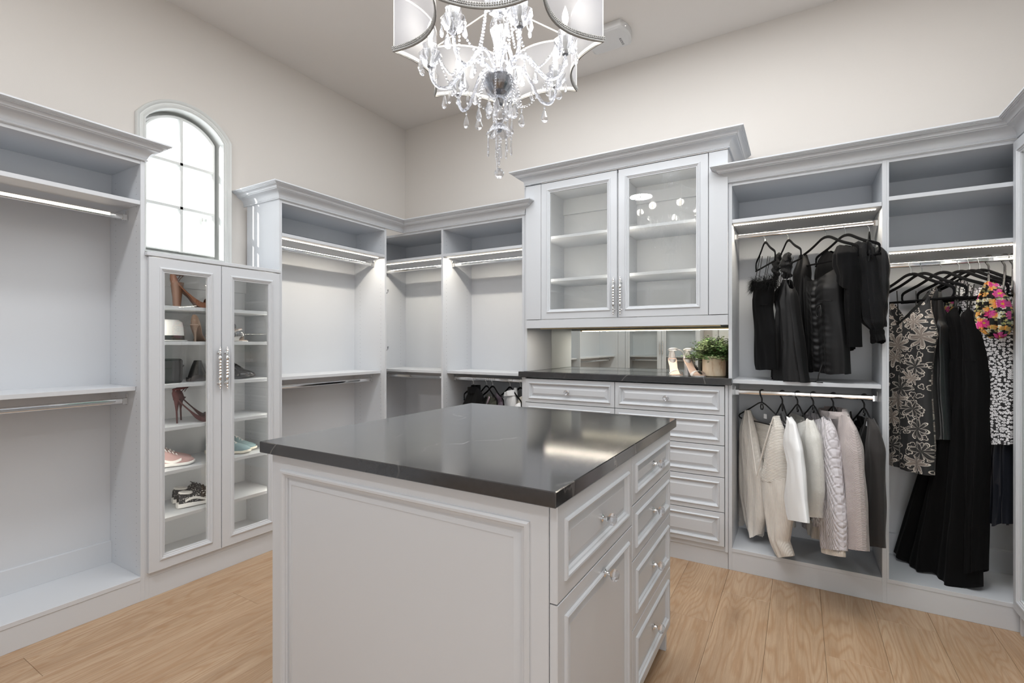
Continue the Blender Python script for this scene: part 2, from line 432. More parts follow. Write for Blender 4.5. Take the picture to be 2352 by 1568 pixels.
# ------------------------------------------------------------------ cabinet frames
class Fr:
    def __init__(s, kind):
        s.k = kind
        s.U, s.N = {'A': ((0, 1, 0), (1, 0, 0)), 'B': ((1, 0, 0), (0, -1, 0)), 'C': ((0, -1, 0), (-1, 0, 0)), 'D': ((1, 0, 0), (0, 1, 0))}[kind]
    def p(s, a, d, z):
        return {'A': (FA-d, a, z), 'B': (a, FB+d, z), 'C': (FC+d, a, z), 'D': (a, FD-d, z)}[s.k]
    def bx(s, mb, a0, a1, d0, d1, z0, z1, ch=0.0008):
        return mb.box(s.p(a0, d0, z0), s.p(a1, d1, z1), ch)
FRA, FRB, FRC, FRD = Fr('A'), Fr('B'), Fr('C'), Fr('D')
DEP = {'A': .36, 'B': .405, 'C': .38, 'D': .38}
def holes(fr, s, face, d_list, z0, z1, parent):
    """dark pin holes on the face (+1/-1 along s) of a side panel"""
    mb = MB(); e = .0004*face; r = .0023
    for d in d_list:
        z = z0
        while z < z1:
            n = len(mb.v)
            mb.v += [fr.p(s+e, d+r*cos(k*pi/3), z+r*sin(k*pi/3)) for k in range(6)]
            mb.f.append(tuple(range(n, n+6))); mb.m.append(0); z += .032
    o = obj('shelf_pin_holes', mb, MT['hole'], parent, smooth=None); o['kind'] = 'stuff'

def led(fr, a0, a1, d, z, parent, power=None, name='led_strip'):
    o = obj(name, fr.bx(MB(), a0, a1, d-.005, d+.005, z-.003, z, 0), MT['ledbase'], parent)
    mb = MB(); n = int((a1-a0)/.012)
    for i in range(n):
        a = a0+(i+.5)*(a1-a0)/n; fr.bx(mb, a-.0028, a+.0028, d-.0035, d+.0035, z-.0045, z-.003, 0)
    q = obj('diodes', mb, MT['led'], o, smooth=None); q['kind'] = 'stuff'
    if power is None: power = 3.6
    c = fr.p((a0+a1)/2, d, z-.006)
    l = light('AREA', 'led_lamp', c, power*(a1-a0), (1, .90, .76), shape='RECTANGLE', size=abs(a1-a0), size_y=.008)
    l.rotation_euler = (0, 0, 0 if fr.k in 'BD' else pi/2)

def vled(fr, a, d, z0, z1, aim, parent, power=1.5):
    o = obj('vertical_led_strip', fr.bx(MB(), a-.003, a+.003, d-.004, d+.004, z0, z1, 0), MT['ledbase'], parent)
    c = Vector(fr.p(a, d, (z0+z1)/2)); dv = Vector(fr.p(a+aim[0], d+aim[1], (z0+z1)/2))-c
    l = light('AREA', 'led_lamp', c+dv.normalized()*.006, power, (1, .92, .80), shape='RECTANGLE', size=.008, size_y=z1-z0)
    dv.z = 0; zz = -dv.normalized(); yy = Vector((0, 0, 1)); xx = yy.cross(zz)
    l.rotation_euler = Matrix((xx, yy, zz)).transposed().to_euler()

def rod(fr, a0, a1, d, z, parent):
    """flat oval chrome rod with end brackets"""
    m_ = MB(); rows = []; st = []
    for k in range(7): a = pi*k/6; st.append((.0072*cos(a), .0075+.0072*sin(a)))
    for k in range(7): a = pi+pi*k/6; st.append((.0072*cos(a), -.0075+.0072*sin(a)))
    for a in (a0+.006, a1-.006): rows.append([fr.p(a, d+q[0], z+q[1]) for q in st])
    b = m_.grid(rows, True); m_.fan(list(range(b, b+14))); m_.fan(list(range(b+14, b+28)), True)
    r = obj('hanging_rod', m_, MT['chrome'], parent)
    for a, sg in ((a0, 1), (a1, -1)):
        m_ = MB(); fr.bx(m_, a, a+sg*.004, d-.011, d+.011, z-.022, z+.034, .001); fr.bx(m_, a, a+sg*.022, d-.0098, d+.0098, z-.018, z-.0135, .0005)
        fr.bx(m_, a, a+sg*.022, d+.0085, d+.0105, z-.018, z+.012, .0005); fr.bx(m_, a, a+sg*.022, d-.0105, d-.0085, z-.018, z+.012, .0005)
        obj('rod_bracket', m_, MT['chrome'], r)
    return r

TOP = 2.258
def open_unit(fr, s0, s1, label, left=True, right=True, shelves=((2.022, .0),), rods=(), leds=(), cleat=True, kick=True, hole=True, toe=True, back_cleat=True, depth=None, sl=None, cat='closet unit', top=TOP):
    D = depth or DEP[fr.k]; th = .019
    o = thing('closet_unit', fr.p((s0+s1)/2, D/2, 0), label, cat)
    a0, a1 = s0, s1
    for yes, a, nm in ((left, s0, 1), (right, s1-th, -1)):
        if yes:
            obj('side_panel', fr.bx(MB(), a, a+th, 0, D, 0, top), MT['cab_in'], o)
            if hole:
                holes(fr, a+(th if nm > 0 else 0), nm, (.045, D-.075), .17, top-.06, o)
    i0 = s0+(th if left else 0); i1 = s1-(th if right else 0)
    obj('back_panel', fr.bx(MB(), i0, i1, D-.008, D, .10, top), MT['cab_in'], o)
    obj('top_panel', fr.bx(MB(), i0, i1, 0.002, D-.008, top-.019, top), MT['cab_in'], o)
    if toe:
        obj('toe_kick', fr.bx(MB(), s0, s1, .001, .016, 0, .107), MT['cab'], o)
        obj('bottom_shelf', fr.bx(MB(), i0, i1, -.0015, D-.008, .1075, .128), MT['cab_in'], o)
    if back_cleat: obj('cleat', fr.bx(MB(), i0, i1, D-.028, D-.008, .128, .245), MT['cab_in'], o)
    if cleat: obj('cleat', fr.bx(MB(), i0, i1, D-.028, D-.008, 2.13, top-.019), MT['cab_in'], o)
    for z, d0 in shelves: obj('shelf', fr.bx(MB(), i0+.001, i1-.001, d0, D-.008, z, z+.021), MT['cab_in'], o)
    for d, z in rods: rod(fr, i0, i1, d, z, o)
    for d, z in leds: led(fr, i0+.004, i1-.02, d, z, o)
    return o

CROWN = [(0, 0), (.010, 0), (.012, .005), (.007, .009), (.010, .014), (.011, .021), (.015, .031), (.023, .040), (.035, .047), (.048, .051), (.050, .055), (.055, .056), (.056, .060), (.060, .066),
         (.067, .070), (.073, .071), (.074, .0745), (.079, .0745), (.080, .0785), (.085, .0785), (.086, .0825), (.090, .0825), (.090, .090), (0, .090)]
def crown(path, z, side, parent=None, label=None, cat='molding', group=None):
    mb = MB().sweep(path, CROWN, lambda a, b, h: (a, b, z+h), side)
    if parent is not None: return obj('crown_molding', mb, MT['cab'], parent, smooth=28)
    o = obj('crown_molding', mb, MT['cab'], smooth=28, base=Vector((path[0][0], path[0][1], z))); return tag(o, label, cat, group)

R0 = ((.13, 1.972), (.15, 1.025))
# wall A
A1 = open_unit(FRA, .0, 1.19, 'tall grey open hanging unit on the left edge, double rods, left of the window', rods=((.15, 1.985), (.15, 1.022)), shelves=((2.030, 0), (1.078, .05)), leds=())
obj('led_rod_lens', FRA.bx(MB(), .03, 1.095, .1405, .1425, 1.979, 1.993, 0), MT['ledbase'], A1)
A0 = open_unit(FRA, -1.8, .0, 'grey open hanging unit beyond the left picture edge, only in mirror', rods=((.15, 1.985), (.15, 1.022)), shelves=((2.030, 0), (1.078, .05)), right=False)
A2 = open_unit(FRA, 1.942, 2.892, 'grey open double-hang unit between glass-door tower and room corner, both rods empty', rods=R0, shelves=((2.022, 0), (1.078, .045)), leds=((.055, 2.021),))
CU = open_unit(FRB, XA+.02, -2.492, 'narrow grey corner closet bay, empty rods, in the room corner', rods=((.13, 1.972), (.15, 1.035)), shelves=((2.022, 0), (1.078, .02)), leds=((.05, 2.021),), right=False, toe=False, cleat=False)
obj('toe_kick', MB().box((-2.9, 3.091, 0), (-2.492, 3.106, .107)), MT['cab'], CU)
obj('bottom_shelf', MB().box((XA+.03, 3.0885, .1075), (-2.492, 3.487, .128)), MT['cab_in'], CU)
B1 = open_unit(FRB, -2.492, -1.722, 'grey open hanging unit left of the glass-door cupboard, tops hanging low', rods=((.13, 1.972), (.15, 1.035)), shelves=((2.022, 0), (1.078, .05)), leds=((.055, 2.021),), cleat=False)
B2 = open_unit(FRB, -.355, .384, 'grey open double-hang unit with black dresses above and knitwear below', rods=((.13, 1.966), (.16, 1.028)), shelves=((2.022, 0), (1.088, .02)), leds=((.05, 2.021),), cleat=False)
B3 = open_unit(FRB, .384, 1.25, 'grey open closet unit with one rod of long dresses, at the right corner', rods=((.13, 1.732),), shelves=((2.044, 0), (1.786, 0)), leds=((.05, 1.785),), cleat=False, left=False)
obj('filler_strip', MB().box((.384, 3.0895, .128), (.393, 3.11, TOP)), MT['cab'], B3)
crown([(FA, -1.2), (FA, 1.19), (XA, 1.19)], TOP, -1, None, 'grey stepped crown molding above the open unit left of the window', group=None)
crown([(XA, 1.942), (FA, 1.942), (FA, FB), (-1.722, FB), (-1.722, 3.105)], TOP, -1, None, 'grey crown molding turning the inner room corner above the empty closet bays')
crown([(-.355, 3.105), (-.355, FB), (FC, FB), (FC, 1.2)], TOP, -1, None, 'grey crown molding above the clothes-filled bays, turning at the right picture edge')

# knobs and handles
def crystal_knob():
    a = MB().lathe([(.0001, 0), (.011, 0), (.011, .003), (.006, .006), (.005, .012), (.0075, .015), (.0075, .018), (.0001, .018)], 16, cap=False)
    b = MB().lathe([(.0001, .0175), (.006, .018), (.0125, .022), (.0165, .029), (.0155, .034), (.010, .040), (.0001, .042)], 8, cap=False)
    return build('knob_base', a, MT['chrome']), build('knob_crystal', b, MT['crystal'], None)
KB, KC = crystal_knob()
def knob(parent, loc, normal):
    q = Vector(normal).to_track_quat('Z', 'Y').to_euler()
    o = inst('knob', KB, parent, loc, q)
    return o, q
def full_knob(parent, loc, normal, sub=True):
    # base and faceted ball share one object so the knob stays one sub-part
    q = Vector(normal).to_track_quat('Z', 'Y').to_euler()
    return inst('crystal_knob', KBC, parent, loc, q)
m_ = MB().lathe([(.0001, 0), (.0115, 0), (.0115, .003), (.006, .006), (.005, .012), (.008, .015), (.008, .018), (.0001, .018)], 16, cap=False)
nf = len(m_.f)
m_.lathe([(.0001, .0175), (.006, .018), (.0135, .022), (.0178, .029), (.0165, .035), (.010, .041), (.0001, .043)], 8, cap=False)
m_.m = [0]*nf+[1]*(len(m_.f)-nf)
KBC = build('crystal_knob', m_, [MT['chrome'], MT['crystal']], 20)
HL = .245
hp = [(.0001, 0), (.0022, .002), (.0035, .006), (.002, .010), (.0045, .013), (.0045, .017), (.0055, .021), (.0028, .026), (.0045, .030), (.0052, .040), (.004, .048), (.0035, .052), (.006, .058), (.0075, .066), (.0068, .074), (.003, .079)]
for zc in (.089, .105, .1225, .140, .156):
    hp += [(.003, zc-.009), (.0065, zc-.003), (.0065, zc+.003), (.003, zc+.009)]
hp += [(HL-z, 0) for z in ()]
up = [(r, HL-z) for r, z in reversed(hp[:16])]
hp = hp+[(.003, .166)]+up
m_ = MB().lathe([(r*1.45, z-HL/2) for r, z in hp], 14, (.022, 0, 0), cap=False)
for z in (-.088, .088):
    m_.tube([(0, 0, z), (.003, 0, z), (.004, 0, z), (.022, 0, z)], [.008, .008, .004, .0035], 10)
HANDLE = build('handle', m_, MT['chrome'], 50)
def handle(parent, loc, normal):
    a = atan2(normal[1], normal[0]); return inst('handle', HANDLE, parent, loc, (0, 0, a))

DRAWER = [(0, -.019), (0, -.0015), (.0015, 0), (.026, 0), (.0275, .004), (.031, .006), (.0345, .005), (.037, .0005), (.041, -.001), (.043, -.006), (.047, -.0065), (.048, -.0068), (.066, -.0005), (.067, 0)]
BIGP = [(0, -.019), (0, -.0015), (.0015, 0), (.038, 0), (.040, .004), (.044, .006), (.048, .005), (.051, .0005), (.055, -.001), (.058, -.006), (.062, -.0065), (.064, -.007), (.078, -.003), (.079, -.0025)]
GDOOR = [(0, -.019), (0, -.0015), (.0015, 0), (.047, 0), (.049, .004), (.053, .0062), (.058, .005), (.061, .0005), (.065, 0), (.068, -.004), (.074, -.005), (.075, -.008), (.075, -.019)]
DRAWER = [(a, b*1.45 if b > -.015 else b) for a, b in DRAWER]
BIGP = [(a, b*1.25 if b > -.015 else b) for a, b in BIGP]
def front(name, fr, a0, a1, z0, z1, parent, prof=DRAWER, proud=.02, gap=.0018, mat='cab'):
    U, N = Vector(fr.U), Vector(fr.N)
    aa = (a0+gap) if fr.k != 'C' else (a1-gap)
    O = Vector(fr.p(aa, -proud, z0+gap)); w_ = a1-a0-2*gap; h_ = z1-z0-2*gap
    return obj(name, MB().rings(O, U, (0, 0, 1), N, w_, h_, prof), MT[mat], parent, smooth=28)
def glass_door(fr, a0, a1, z0, z1, parent, hside=None, hz=None, proud=.02, gap=.0018, prof=GDOOR):
    U, N = Vector(fr.U), Vector(fr.N)
    aa = (a0+gap) if fr.k != 'C' else (a1-gap)
    O = Vector(fr.p(aa, -proud, z0+gap)); w_ = a1-a0-2*gap; h_ = z1-z0-2*gap
    d = obj('door', MB().rings(O, U, (0, 0, 1), N, w_, h_, prof, fill=False, closed=True), MT['cab'], parent, smooth=28)
    i = prof[-1][0]-.004
    g = obj('glass_pane', fr.bx(MB(), a0+gap+i, a1-gap-i, -proud+.010, -proud+.014, z0+gap+i, z1-gap-i, 0), MT['glass'], d, smooth=None)
    if hside is not None:
        a = a1-.020 if hside > 0 else a0+.020
        handle(d, Vector(fr.p(a, -proud, hz)), N)
    return d

# glass-door tower between the open units on wall A
TW = thing('display_tower', FRA.p(1.566, .18, 0), 'grey tower cupboard with two narrow glass doors, shoes inside, under the window', 'cupboard')
for a in (1.19, 1.923): obj('side_panel', FRA.bx(MB(), a, a+.019, 0, .36, 0, 1.774), MT['cab_in'], TW)
holes(FRA, 1.923, -1, (.045, .285), .17, 1.74, TW); holes(FRA, 1.209, 1, (.045, .285), .17, 1.74, TW)
obj('back_panel', FRA.bx(MB(), 1.209, 1.923, .352, .36, .1, 1.774), MT['cab_in'], TW)
obj('top_panel', FRA.bx(MB(), 1.1905, 1.9415, -.024, .380, 1.774, 1.794, .002), MT['cab'], TW)
obj('toe_kick', FRA.bx(MB(), 1.19, 1.942, .001, .016, 0, .107), MT['cab'], TW)
obj('bottom_shelf', FRA.bx(MB(), 1.209, 1.923, 0, .352, .1075, .128), MT['cab_in'], TW)
for z in (1.505, 1.313, 1.082, .852, .617, .368): obj('shelf', FRA.bx(MB(), 1.210, 1.922, .012, .352, z, z+.019), MT['cab_in'], TW)
obj('cleat', FRA.bx(MB(), 1.209, 1.923, .334, .352, 1.66, 1.774), MT['cab_in'], TW)
obj('cleat', FRA.bx(MB(), 1.209, 1.923, .334, .352, .128, .27), MT['cab_in'], TW)
glass_door(FRA, 1.199, 1.566, .134, 1.770, TW, 1, 1.181)
glass_door(FRA, 1.566, 1.933, .134, 1.770, TW, -1, 1.181)
vled(FRA, 1.213, .008, .15, 1.75, (1, .35), TW, 2.1); vled(FRA, 1.919, .008, .15, 1.75, (-1, .35), TW, 2.1)

# dresser, counter, mirror and upper cupboard on wall B
DS = thing('dresser', (-1.03, 3.28, 0), 'grey built-in chest of drawers with crystal knobs under the dark counter', 'dresser')
obj('carcass', MB().box((-1.705, 3.09, .10), (-.357, 3.495, 1.078)), MT['gap'], DS)
obj('toe_kick', MB().box((-1.705, 3.091, 0), (-.357, 3.106, .10)), MT['cab'], DS)
obj('bottom_rail', MB().box((-1.705, 3.085, .100), (-.357, 3.095, .128), .001), MT['cab'], DS)
for x0, x1 in ((-1.722, -1.705), (-.372, -.356)): obj('side_panel', MB().box((x0, 3.078, .10), (x1, 3.5, 1.078), .001), MT['cab'], DS)
ZR = [1.072, .899, .722, .536, .331, .130]
for c0, c1 in ((-1.704, -1.036), (-1.036, -.373)):
    for i in range(5):
        dw = front('drawer', FRB, c0, c1, ZR[i+1], ZR[i], DS)
        full_knob(dw, (c0/2+c1/2, 3.07, (ZR[i]+ZR[i+1])/2), (0, -1, 0)) if i == 0 else None
CT = tag(obj('countertop', MB().box((-1.7215, 3.06, 1.079), (-.3555, 3.497, 1.119), .0005).box((-1.752, 3.052, 1.079), (-.334, 3.0885, 1.119), .0025), MT['stone'], base=Vector((-1.04, 3.28, 1.078))), 'dark grey stone countertop over the wall chest of drawers, silver sandals on it', 'countertop')
MR = tag(obj('wall_mirror', MB().box((-1.698, 3.490, 1.1195), (-.357, 3.496, 1.436)), MT['mirror'], base=Vector((-1.03, 3.49, 1.12)), smooth=None), 'low frameless mirror behind the wall countertop', 'mirror')
UC = thing('wall_cupboard', (-1.03, 3.28, 1.43), 'grey upper cupboard with two glass doors and empty shelves above the countertop', 'cupboard')
def ub(n, lo, hi, mat='cab_in', ch=.0008): return obj(n, MB().box(lo, hi, ch), MT[mat], UC)
ub('side_panel', (-1.722, 3.092, 1.1195), (-1.700, 3.5, 2.46)); ub('side_panel', (-.375, 3.092, 1.44), (-.356, 3.5, 2.46))
ub('divider', (-1.026, 3.094, 1.47), (-1.008, 3.48, 2.44)); ub('back_panel', (-1.70, 3.48, 1.44), (-.375, 3.488, 2.46))
ub('top_panel', (-1.70, 3.094, 2.441), (-.375, 3.48, 2.46)); ub('bottom_panel', (-1.70, 3.094, 1.45), (-.375, 3.48, 1.47))
ub('side_panel', (-1.60, 3.094, 1.47), (-1.582, 3.48, 2.441)); ub('side_panel', (-.470, 3.094, 1.47), (-.452, 3.48, 2.441))
for x0, x1 in ((-1.582, -1.026), (-1.008, -.470)):
    for z in (2.066, 1.762): ub('shelf', (x0+.001, 3.125, z), (x1-.001, 3.48, z+.019))
    ub('cleat', (x0, 3.462, 2.32), (x1, 3.48, 2.441))
    vled(FRB, x0+.006, .014, 1.53, 2.40, (1, .5), UC, 1.1); vled(FRB, x1-.006, .014, 1.53, 2.40, (-1, .5), UC, 1.1)
holes(FRB, -1.582, 1, (.05, .33), 1.52, 2.4, UC); holes(FRB, -1.008, 1, (.05, .33), 1.52, 2.4, UC)
ub('bottom_rail', (-1.70, 3.072, 1.430), (-.356, 3.092, 1.488), 'cab', .001)
ub('filler_panel', (-1.70, 3.072, 1.492), (-1.579, 3.092, 2.452), 'cab', .001); ub('filler_panel', (-.460, 3.072, 1.492), (-.356, 3.092, 2.452), 'cab', .001)
ub('top_rail', (-1.70, 3.090, 2.44), (-.356, 3.094, 2.462), 'gap')
GD2 = [(i*.92 if i > .01 else i, h) for i, h in GDOOR]
glass_door(FRB, -1.577, -1.019, 1.490, 2.452, UC, 1, 1.632, prof=GD2); glass_door(FRB, -1.013, -.462, 1.490, 2.452, UC, -1, 1.632, prof=GD2)
crown([(-1.70, 3.5), (-1.70, 3.072), (-.356, 3.072), (-.356, 3.5)], 2.458, -1, UC)
obj('light_profile', MB().box((-1.60, 3.104, 1.4235), (-.40, 3.130, 1.436), .001), MT['brass'], UC)
led(FRB, -1.58, -.42, .05, 1.4285, UC, 2.4)
# wall C cupboard (right picture edge)
CC = thing('glass_cupboard', (FC+.19, 2.5, 0), 'tall grey cupboard with glass doors and glass shelves at the right picture edge', 'cupboard')
for a in (2.02, 3.055): obj('side_panel', FRC.bx(MB(), a, a+.019, 0, .38, 0, TOP), MT['cab_in'], CC)
obj('back_panel', FRC.bx(MB(), 2.04, 3.055, .372, .38, .1, TOP), MT['cab_in'], CC)
obj('top_panel', FRC.bx(MB(), 2.04, 3.055, 0, .372, TOP-.02, TOP), MT['cab_in'], CC)
obj('bottom_shelf', FRC.bx(MB(), 2.04, 3.055, 0, .372, .1075, .128), MT['cab_in'], CC)
obj('toe_kick', FRC.bx(MB(), 2.02, 3.088, .02, .034, 0, .107), MT['cab'], CC)
for z in (.42, .72, 1.01, 1.29, 1.56, 1.80): obj('glass_shelf', FRC.bx(MB(), 2.041, 3.054, .03, .37, z, z+.009, .0005), MT['gshelf'], CC)
glass_door(FRC, 2.556, 3.086, .106, 2.242, CC, -1, 1.18, prof=GD2); glass_door(FRC, 2.024, 2.552, .106, 2.242, CC, 1, 1.18, prof=GD2)
vled(FRC, 3.047, .012, .15, 2.2, (-1, .35), CC, 3.0); vled(FRC, 2.045, .012, .15, 2.2, (1, .35), CC, 3.0)
C2 = open_unit(FRC, .9, 2.02, 'grey open closet unit beside the glass cupboard on the right wall, out of frame', rods=((.15, 1.97), (.15, 1.02)), shelves=((2.03, 0), (1.078, .05)), cleat=False)
# wall D (seen in the mirror)
D1 = thing('glass_cupboard', (-2.1, FD-.19, 0), 'tall grey glass-door wardrobe on the opposite wall, seen only in the mirror', 'cupboard')
for a in (-2.75, -1.47): obj('side_panel', FRD.bx(MB(), a, a+.019, 0, .38, 0, TOP), MT['cab_in'], D1)
obj('back_panel', FRD.bx(MB(), -2.73, -1.47, .372, .38, .1, TOP), MT['cab_in'], D1)
obj('top_panel', FRD.bx(MB(), -2.73, -1.47, 0, .372, TOP-.02, TOP), MT['cab_in'], D1)
obj('toe_kick', FRD.bx(MB(), -2.75, -1.45, .001, .016, 0, .107), MT['cab'], D1)
obj('bottom_shelf', FRD.bx(MB(), -2.73, -1.47, 0, .372, .1075, .128), MT['cab_in'], D1)
for z in (1.078, 1.9): obj('shelf', FRD.bx(MB(), -2.73, -1.47, .03, .372, z, z+.02), MT['cab_in'], D1)
rod(FRD, -2.731, -1.47, .18, 1.02, D1)
obj('filler_panel', FRD.bx(MB(), -2.898, -2.752, 0, .02, 0, TOP), MT['cab'], D1)
glass_door(FRD, -2.75, -2.102, .134, 2.25, D1, 1, 1.25); glass_door(FRD, -2.098, -1.452, .134, 2.25, D1, -1, 1.25)
crown([(-1.451, YD), (-1.451, FD), (-2.9, FD)], TOP, -1, D1)

# island
IB = thing('island_cabinet', (-1.0, 1.56, 0), 'large grey island cabinet with raised panel end and crystal-knob drawers, room centre', 'island')
obj('end_panel', MB().rings((-1.530, .999, .0), (1, 0, 0), (0, 0, 1), (0, -1, 0), 1.036, .952,
    [(0, -.02), (0, -.001), (.001, 0), (.047, 0), (.048, .004), (.053, .0075), (.060, .0065), (.064, .002), (.068, .001), (.070, -.004), (.0745, -.0045), (.075, -.010), (.094, -.0045), (.096, -.0045), (.0965, -.006), (.098, -.006)]), MT['cab'], IB, smooth=28)
obj('carcass', MB().box((-1.512, 1.02, .11), (-.4935, 2.13, .952)), MT['gap'], IB)
obj('side_panel', MB().box((-1.530, 1.02, .0), (-1.512, 2.13, .952), .001), MT['cab'], IB)
obj('end_panel', MB().box((-1.530, 2.13, .0), (-.4925, 2.148, .952), .001), MT['cab'], IB)
obj('corner_post', MB().box((-.505, 1.001, .11), (-.4935, 1.019, .952), .0005), MT['cab'], IB)
obj('toe_kick', MB().box((-.57, 1.02, 0), (-.555, 2.13, .11)), MT['cab'], IB)
obj('bottom_panel', MB().box((-1.51, 1.02, .10), (-.4935, 2.13, .118)), MT['cab'], IB)
class FrI(Fr):
    def __init__(s): s.k = 'I'; s.U, s.N = (0, 1, 0), (1, 0, 0)
    def p(s, a, d, z): return (-.4925-d, a, z)
FRI = FrI()
d_ = front('drawer', FRI, 1.001, 1.577, .724, .950, IB, BIGP); full_knob(d_, (-.4725-.003, 1.30, .833), (1, 0, 0))
d_ = front('door', FRI, 1.001, 1.577, .120, .724, IB, BIGP); full_knob(d_, (-.4725+.004, 1.30, .680), (1, 0, 0))
for z0, z1, kz in ((.784, .950, .867), (.600, .784, .692), (.372, .600, .486), (.120, .372, .250)):
    d_ = front('drawer', FRI, 1.579, 2.128, z0, z1, IB, BIGP if z1-z0 > .2 else [(a*.85 if a > .01 else a, b) for a, b in BIGP]); full_knob(d_, (-.4725-.002, 1.855, kz), (1, 0, 0))
tag(obj('countertop', MB().box((-1.570, .978, .9525), (-.465, 2.212, .990), .002), MT['stone'], base=Vector((-1.02, 1.6, .952))), 'large polished dark grey stone top of the centre island', 'countertop')
# ------------------------------------------------------------------ chandelier
CX, CY = -1.01, 1.61
CH = thing('chandelier', (CX, CY, ZC), 'crystal chandelier in a sheer white scalloped shade, bulbs lit, above the island', 'chandelier')
t = NT('sheer_shade')
df = t.n('ShaderNodeBsdfDiffuse'); df.inputs[0].default_value = (.60, .61, .65, 1)
tl = t.n('ShaderNodeBsdfTranslucent'); tl.inputs[0].default_value = (.34, .345, .375, 1)
tp = t.n('ShaderNodeBsdfTransparent'); a1 = t.n('ShaderNodeMixShader'); a1.inputs[0].default_value = .5
t.l(df.outputs[0], a1.inputs[1]); t.l(tl.outputs[0], a1.inputs[2])
a2 = t.n('ShaderNodeMixShader'); a2.inputs[0].default_value = .5; t.l(a1.outputs[0], a2.inputs[1]); t.l(tp.outputs[0], a2.inputs[2])
MT['sheer'] = t.done(a2.outputs[0])
MT['band'] = simple('shade_band', (.82, .80, .76), .8)
MT['braid'] = simple('silver_braid', (.36, .36, .35), .45, .4)
MT['whitemet'] = simple('white_metal', (.80, .79, .76), .4)
MT['candle'] = simple('candle_sleeve', (.85, .84, .80), .4)
MT['darkcrys'] = simple('smoked_chrome', (.30, .31, .33), .12, 1.0)
PH = 3.29+TH; RS = .404; ZB, ZT = 2.424, 2.650
def shade_plan(nseg=14):
    out = []
    for k in range(7):
        a0 = PH+k*2*pi/7; a1_ = a0+2*pi/7
        p0 = Vector((cos(a0), sin(a0)))*RS; p1 = Vector((cos(a1_), sin(a1_)))*RS
        mid = (p0+p1)/2; inn = -mid.normalized()
        for i in range(nseg):
            u = i/nseg; out.append(p0.lerp(p1, u)+inn*(.066*(1-(2*u-1)**2)))
    return [(CX+p.x, CY+p.y) for p in out]
SP = shade_plan()
m_ = MB(); nz = 6
m_.grid([[(x, y, ZB+(ZT-ZB)*i/nz) for x, y in SP] for i in range(nz+1)], True)
sh = obj('lamp_shade', m_, MT['sheer'], CH, smooth=50)
for z0, z1, nm in ((ZB, ZB+.018, 'shade_hem'), (ZT-.008, ZT, 'shade_hem')):
    m_ = MB(); m_.grid([[(x+(CX-x)*.012, y+(CY-y)*.012, z) for x, y in SP] for z in (z0, z1)], True); obj(nm, m_, MT['band'], sh)
loop_ = [(x, y, ZB+.004) for x, y in SP]
m_ = MB(); m_.tube(loop_+loop_[:2], .0042, 8, caps=False); obj('piping', m_, MT['braid'], sh)
m_ = MB()
for i in range(0, len(SP)):
    x0, y0 = SP[i]; x1, y1 = SP[(i+1) % len(SP)]
    L = sqrt((x1-x0)**2+(y1-y0)**2); n = max(int(L/.0065), 1)
    for j in range(n):
        u = j/n; x, y = x0+(x1-x0)*u, y0+(y1-y0)*u; q = 1+.008
        for zz in (.012, .019): m_.sphere((CX+(x-CX)*q, CY+(y-CY)*q, ZB+zz), .0036, 5, 3)
br = obj('braid_beads', m_, MT['braid'], sh); br['kind'] = 'stuff'
for k in range(7):
    a = PH+k*2*pi/7
    obj('shade_rib', MB().tube([(CX+cos(a)*RS*.995, CY+sin(a)*RS*.995, ZB+.005), (CX+cos(a)*RS*.995, CY+sin(a)*RS*.995, ZT)], .0022, 6), MT['whitemet'], sh)
    obj('spoke', MB().tube([(CX+cos(a)*.02, CY+sin(a)*.02, ZT-.004), (CX+cos(a)*RS*.995, CY+sin(a)*RS*.995, ZT-.004)], .0028, 6), MT['whitemet'], sh)
flute = lambda n, amp: (lambda a, i: amp*abs(cos(a*n/2))-amp)
def glasspart(name, prof, n=24, lobe=None, mat='crystal', smooth=25, parent=CH):
    return obj(name, MB().lathe(prof, n, (CX, CY, 0), lobe, cap=True), MT[mat], parent, smooth=smooth)
glasspart('column_vase', [(.012, 2.425), (.015, 2.44), (.018, 2.475), (.026, 2.505), (.035, 2.54), (.037, 2.562), (.031, 2.585), (.018, 2.596), (.012, 2.60)], 24, flute(12, .10))
glasspart('column_cup', [(.012, 2.60), (.022, 2.605), (.045, 2.622), (.058, 2.64), (.060, 2.645), (.040, 2.64), (.015, 2.618)], 24, flute(8, .14))
glasspart('column_vase', [(.010, 2.63), (.02, 2.65), (.03, 2.70), (.018, 2.75), (.030, 2.80), (.012, 2.84)], 24, flute(12, .10))
glasspart('crown_dish', [(.012, 2.84), (.05, 2.855), (.075, 2.875), (.076, 2.88), (.04, 2.872), (.01, 2.86)], 24, flute(8, .14))
glasspart('stem', [(.008, 2.36), (.011, 2.365), (.011, 2.425), (.008, 2.43)], 16, None, 'chrome')
glasspart('hub', [(.010, 2.355), (.030, 2.362), (.032, 2.385), (.012, 2.392)], 20, None, 'chrome')
glasspart('crystal_bowl', [(.012, 2.268), (.022, 2.276), (.045, 2.292), (.060, 2.318), (.067, 2.345), (.066, 2.362), (.060, 2.364), (.060, 2.345), (.052, 2.318), (.036, 2.298), (.012, 2.286)], 16, flute(8, .05), 'crystal', 12)
glasspart('bowl_liner', [(.010, 2.292), (.030, 2.305), (.048, 2.330), (.056, 2.356), (.010, 2.358)], 12, None, 'darkcrys', 12)
glasspart('stem', [(.014, 2.252), (.017, 2.262), (.019, 2.288), (.012, 2.292)], 16, None, 'darkcrys')
glasspart('column_ball', [(.009, 2.178), (.016, 2.186), (.026, 2.200), (.029, 2.214), (.024, 2.230), (.013, 2.240), (.010, 2.250), (.016, 2.256), (.009, 2.262)], 20, flute(12, .08))
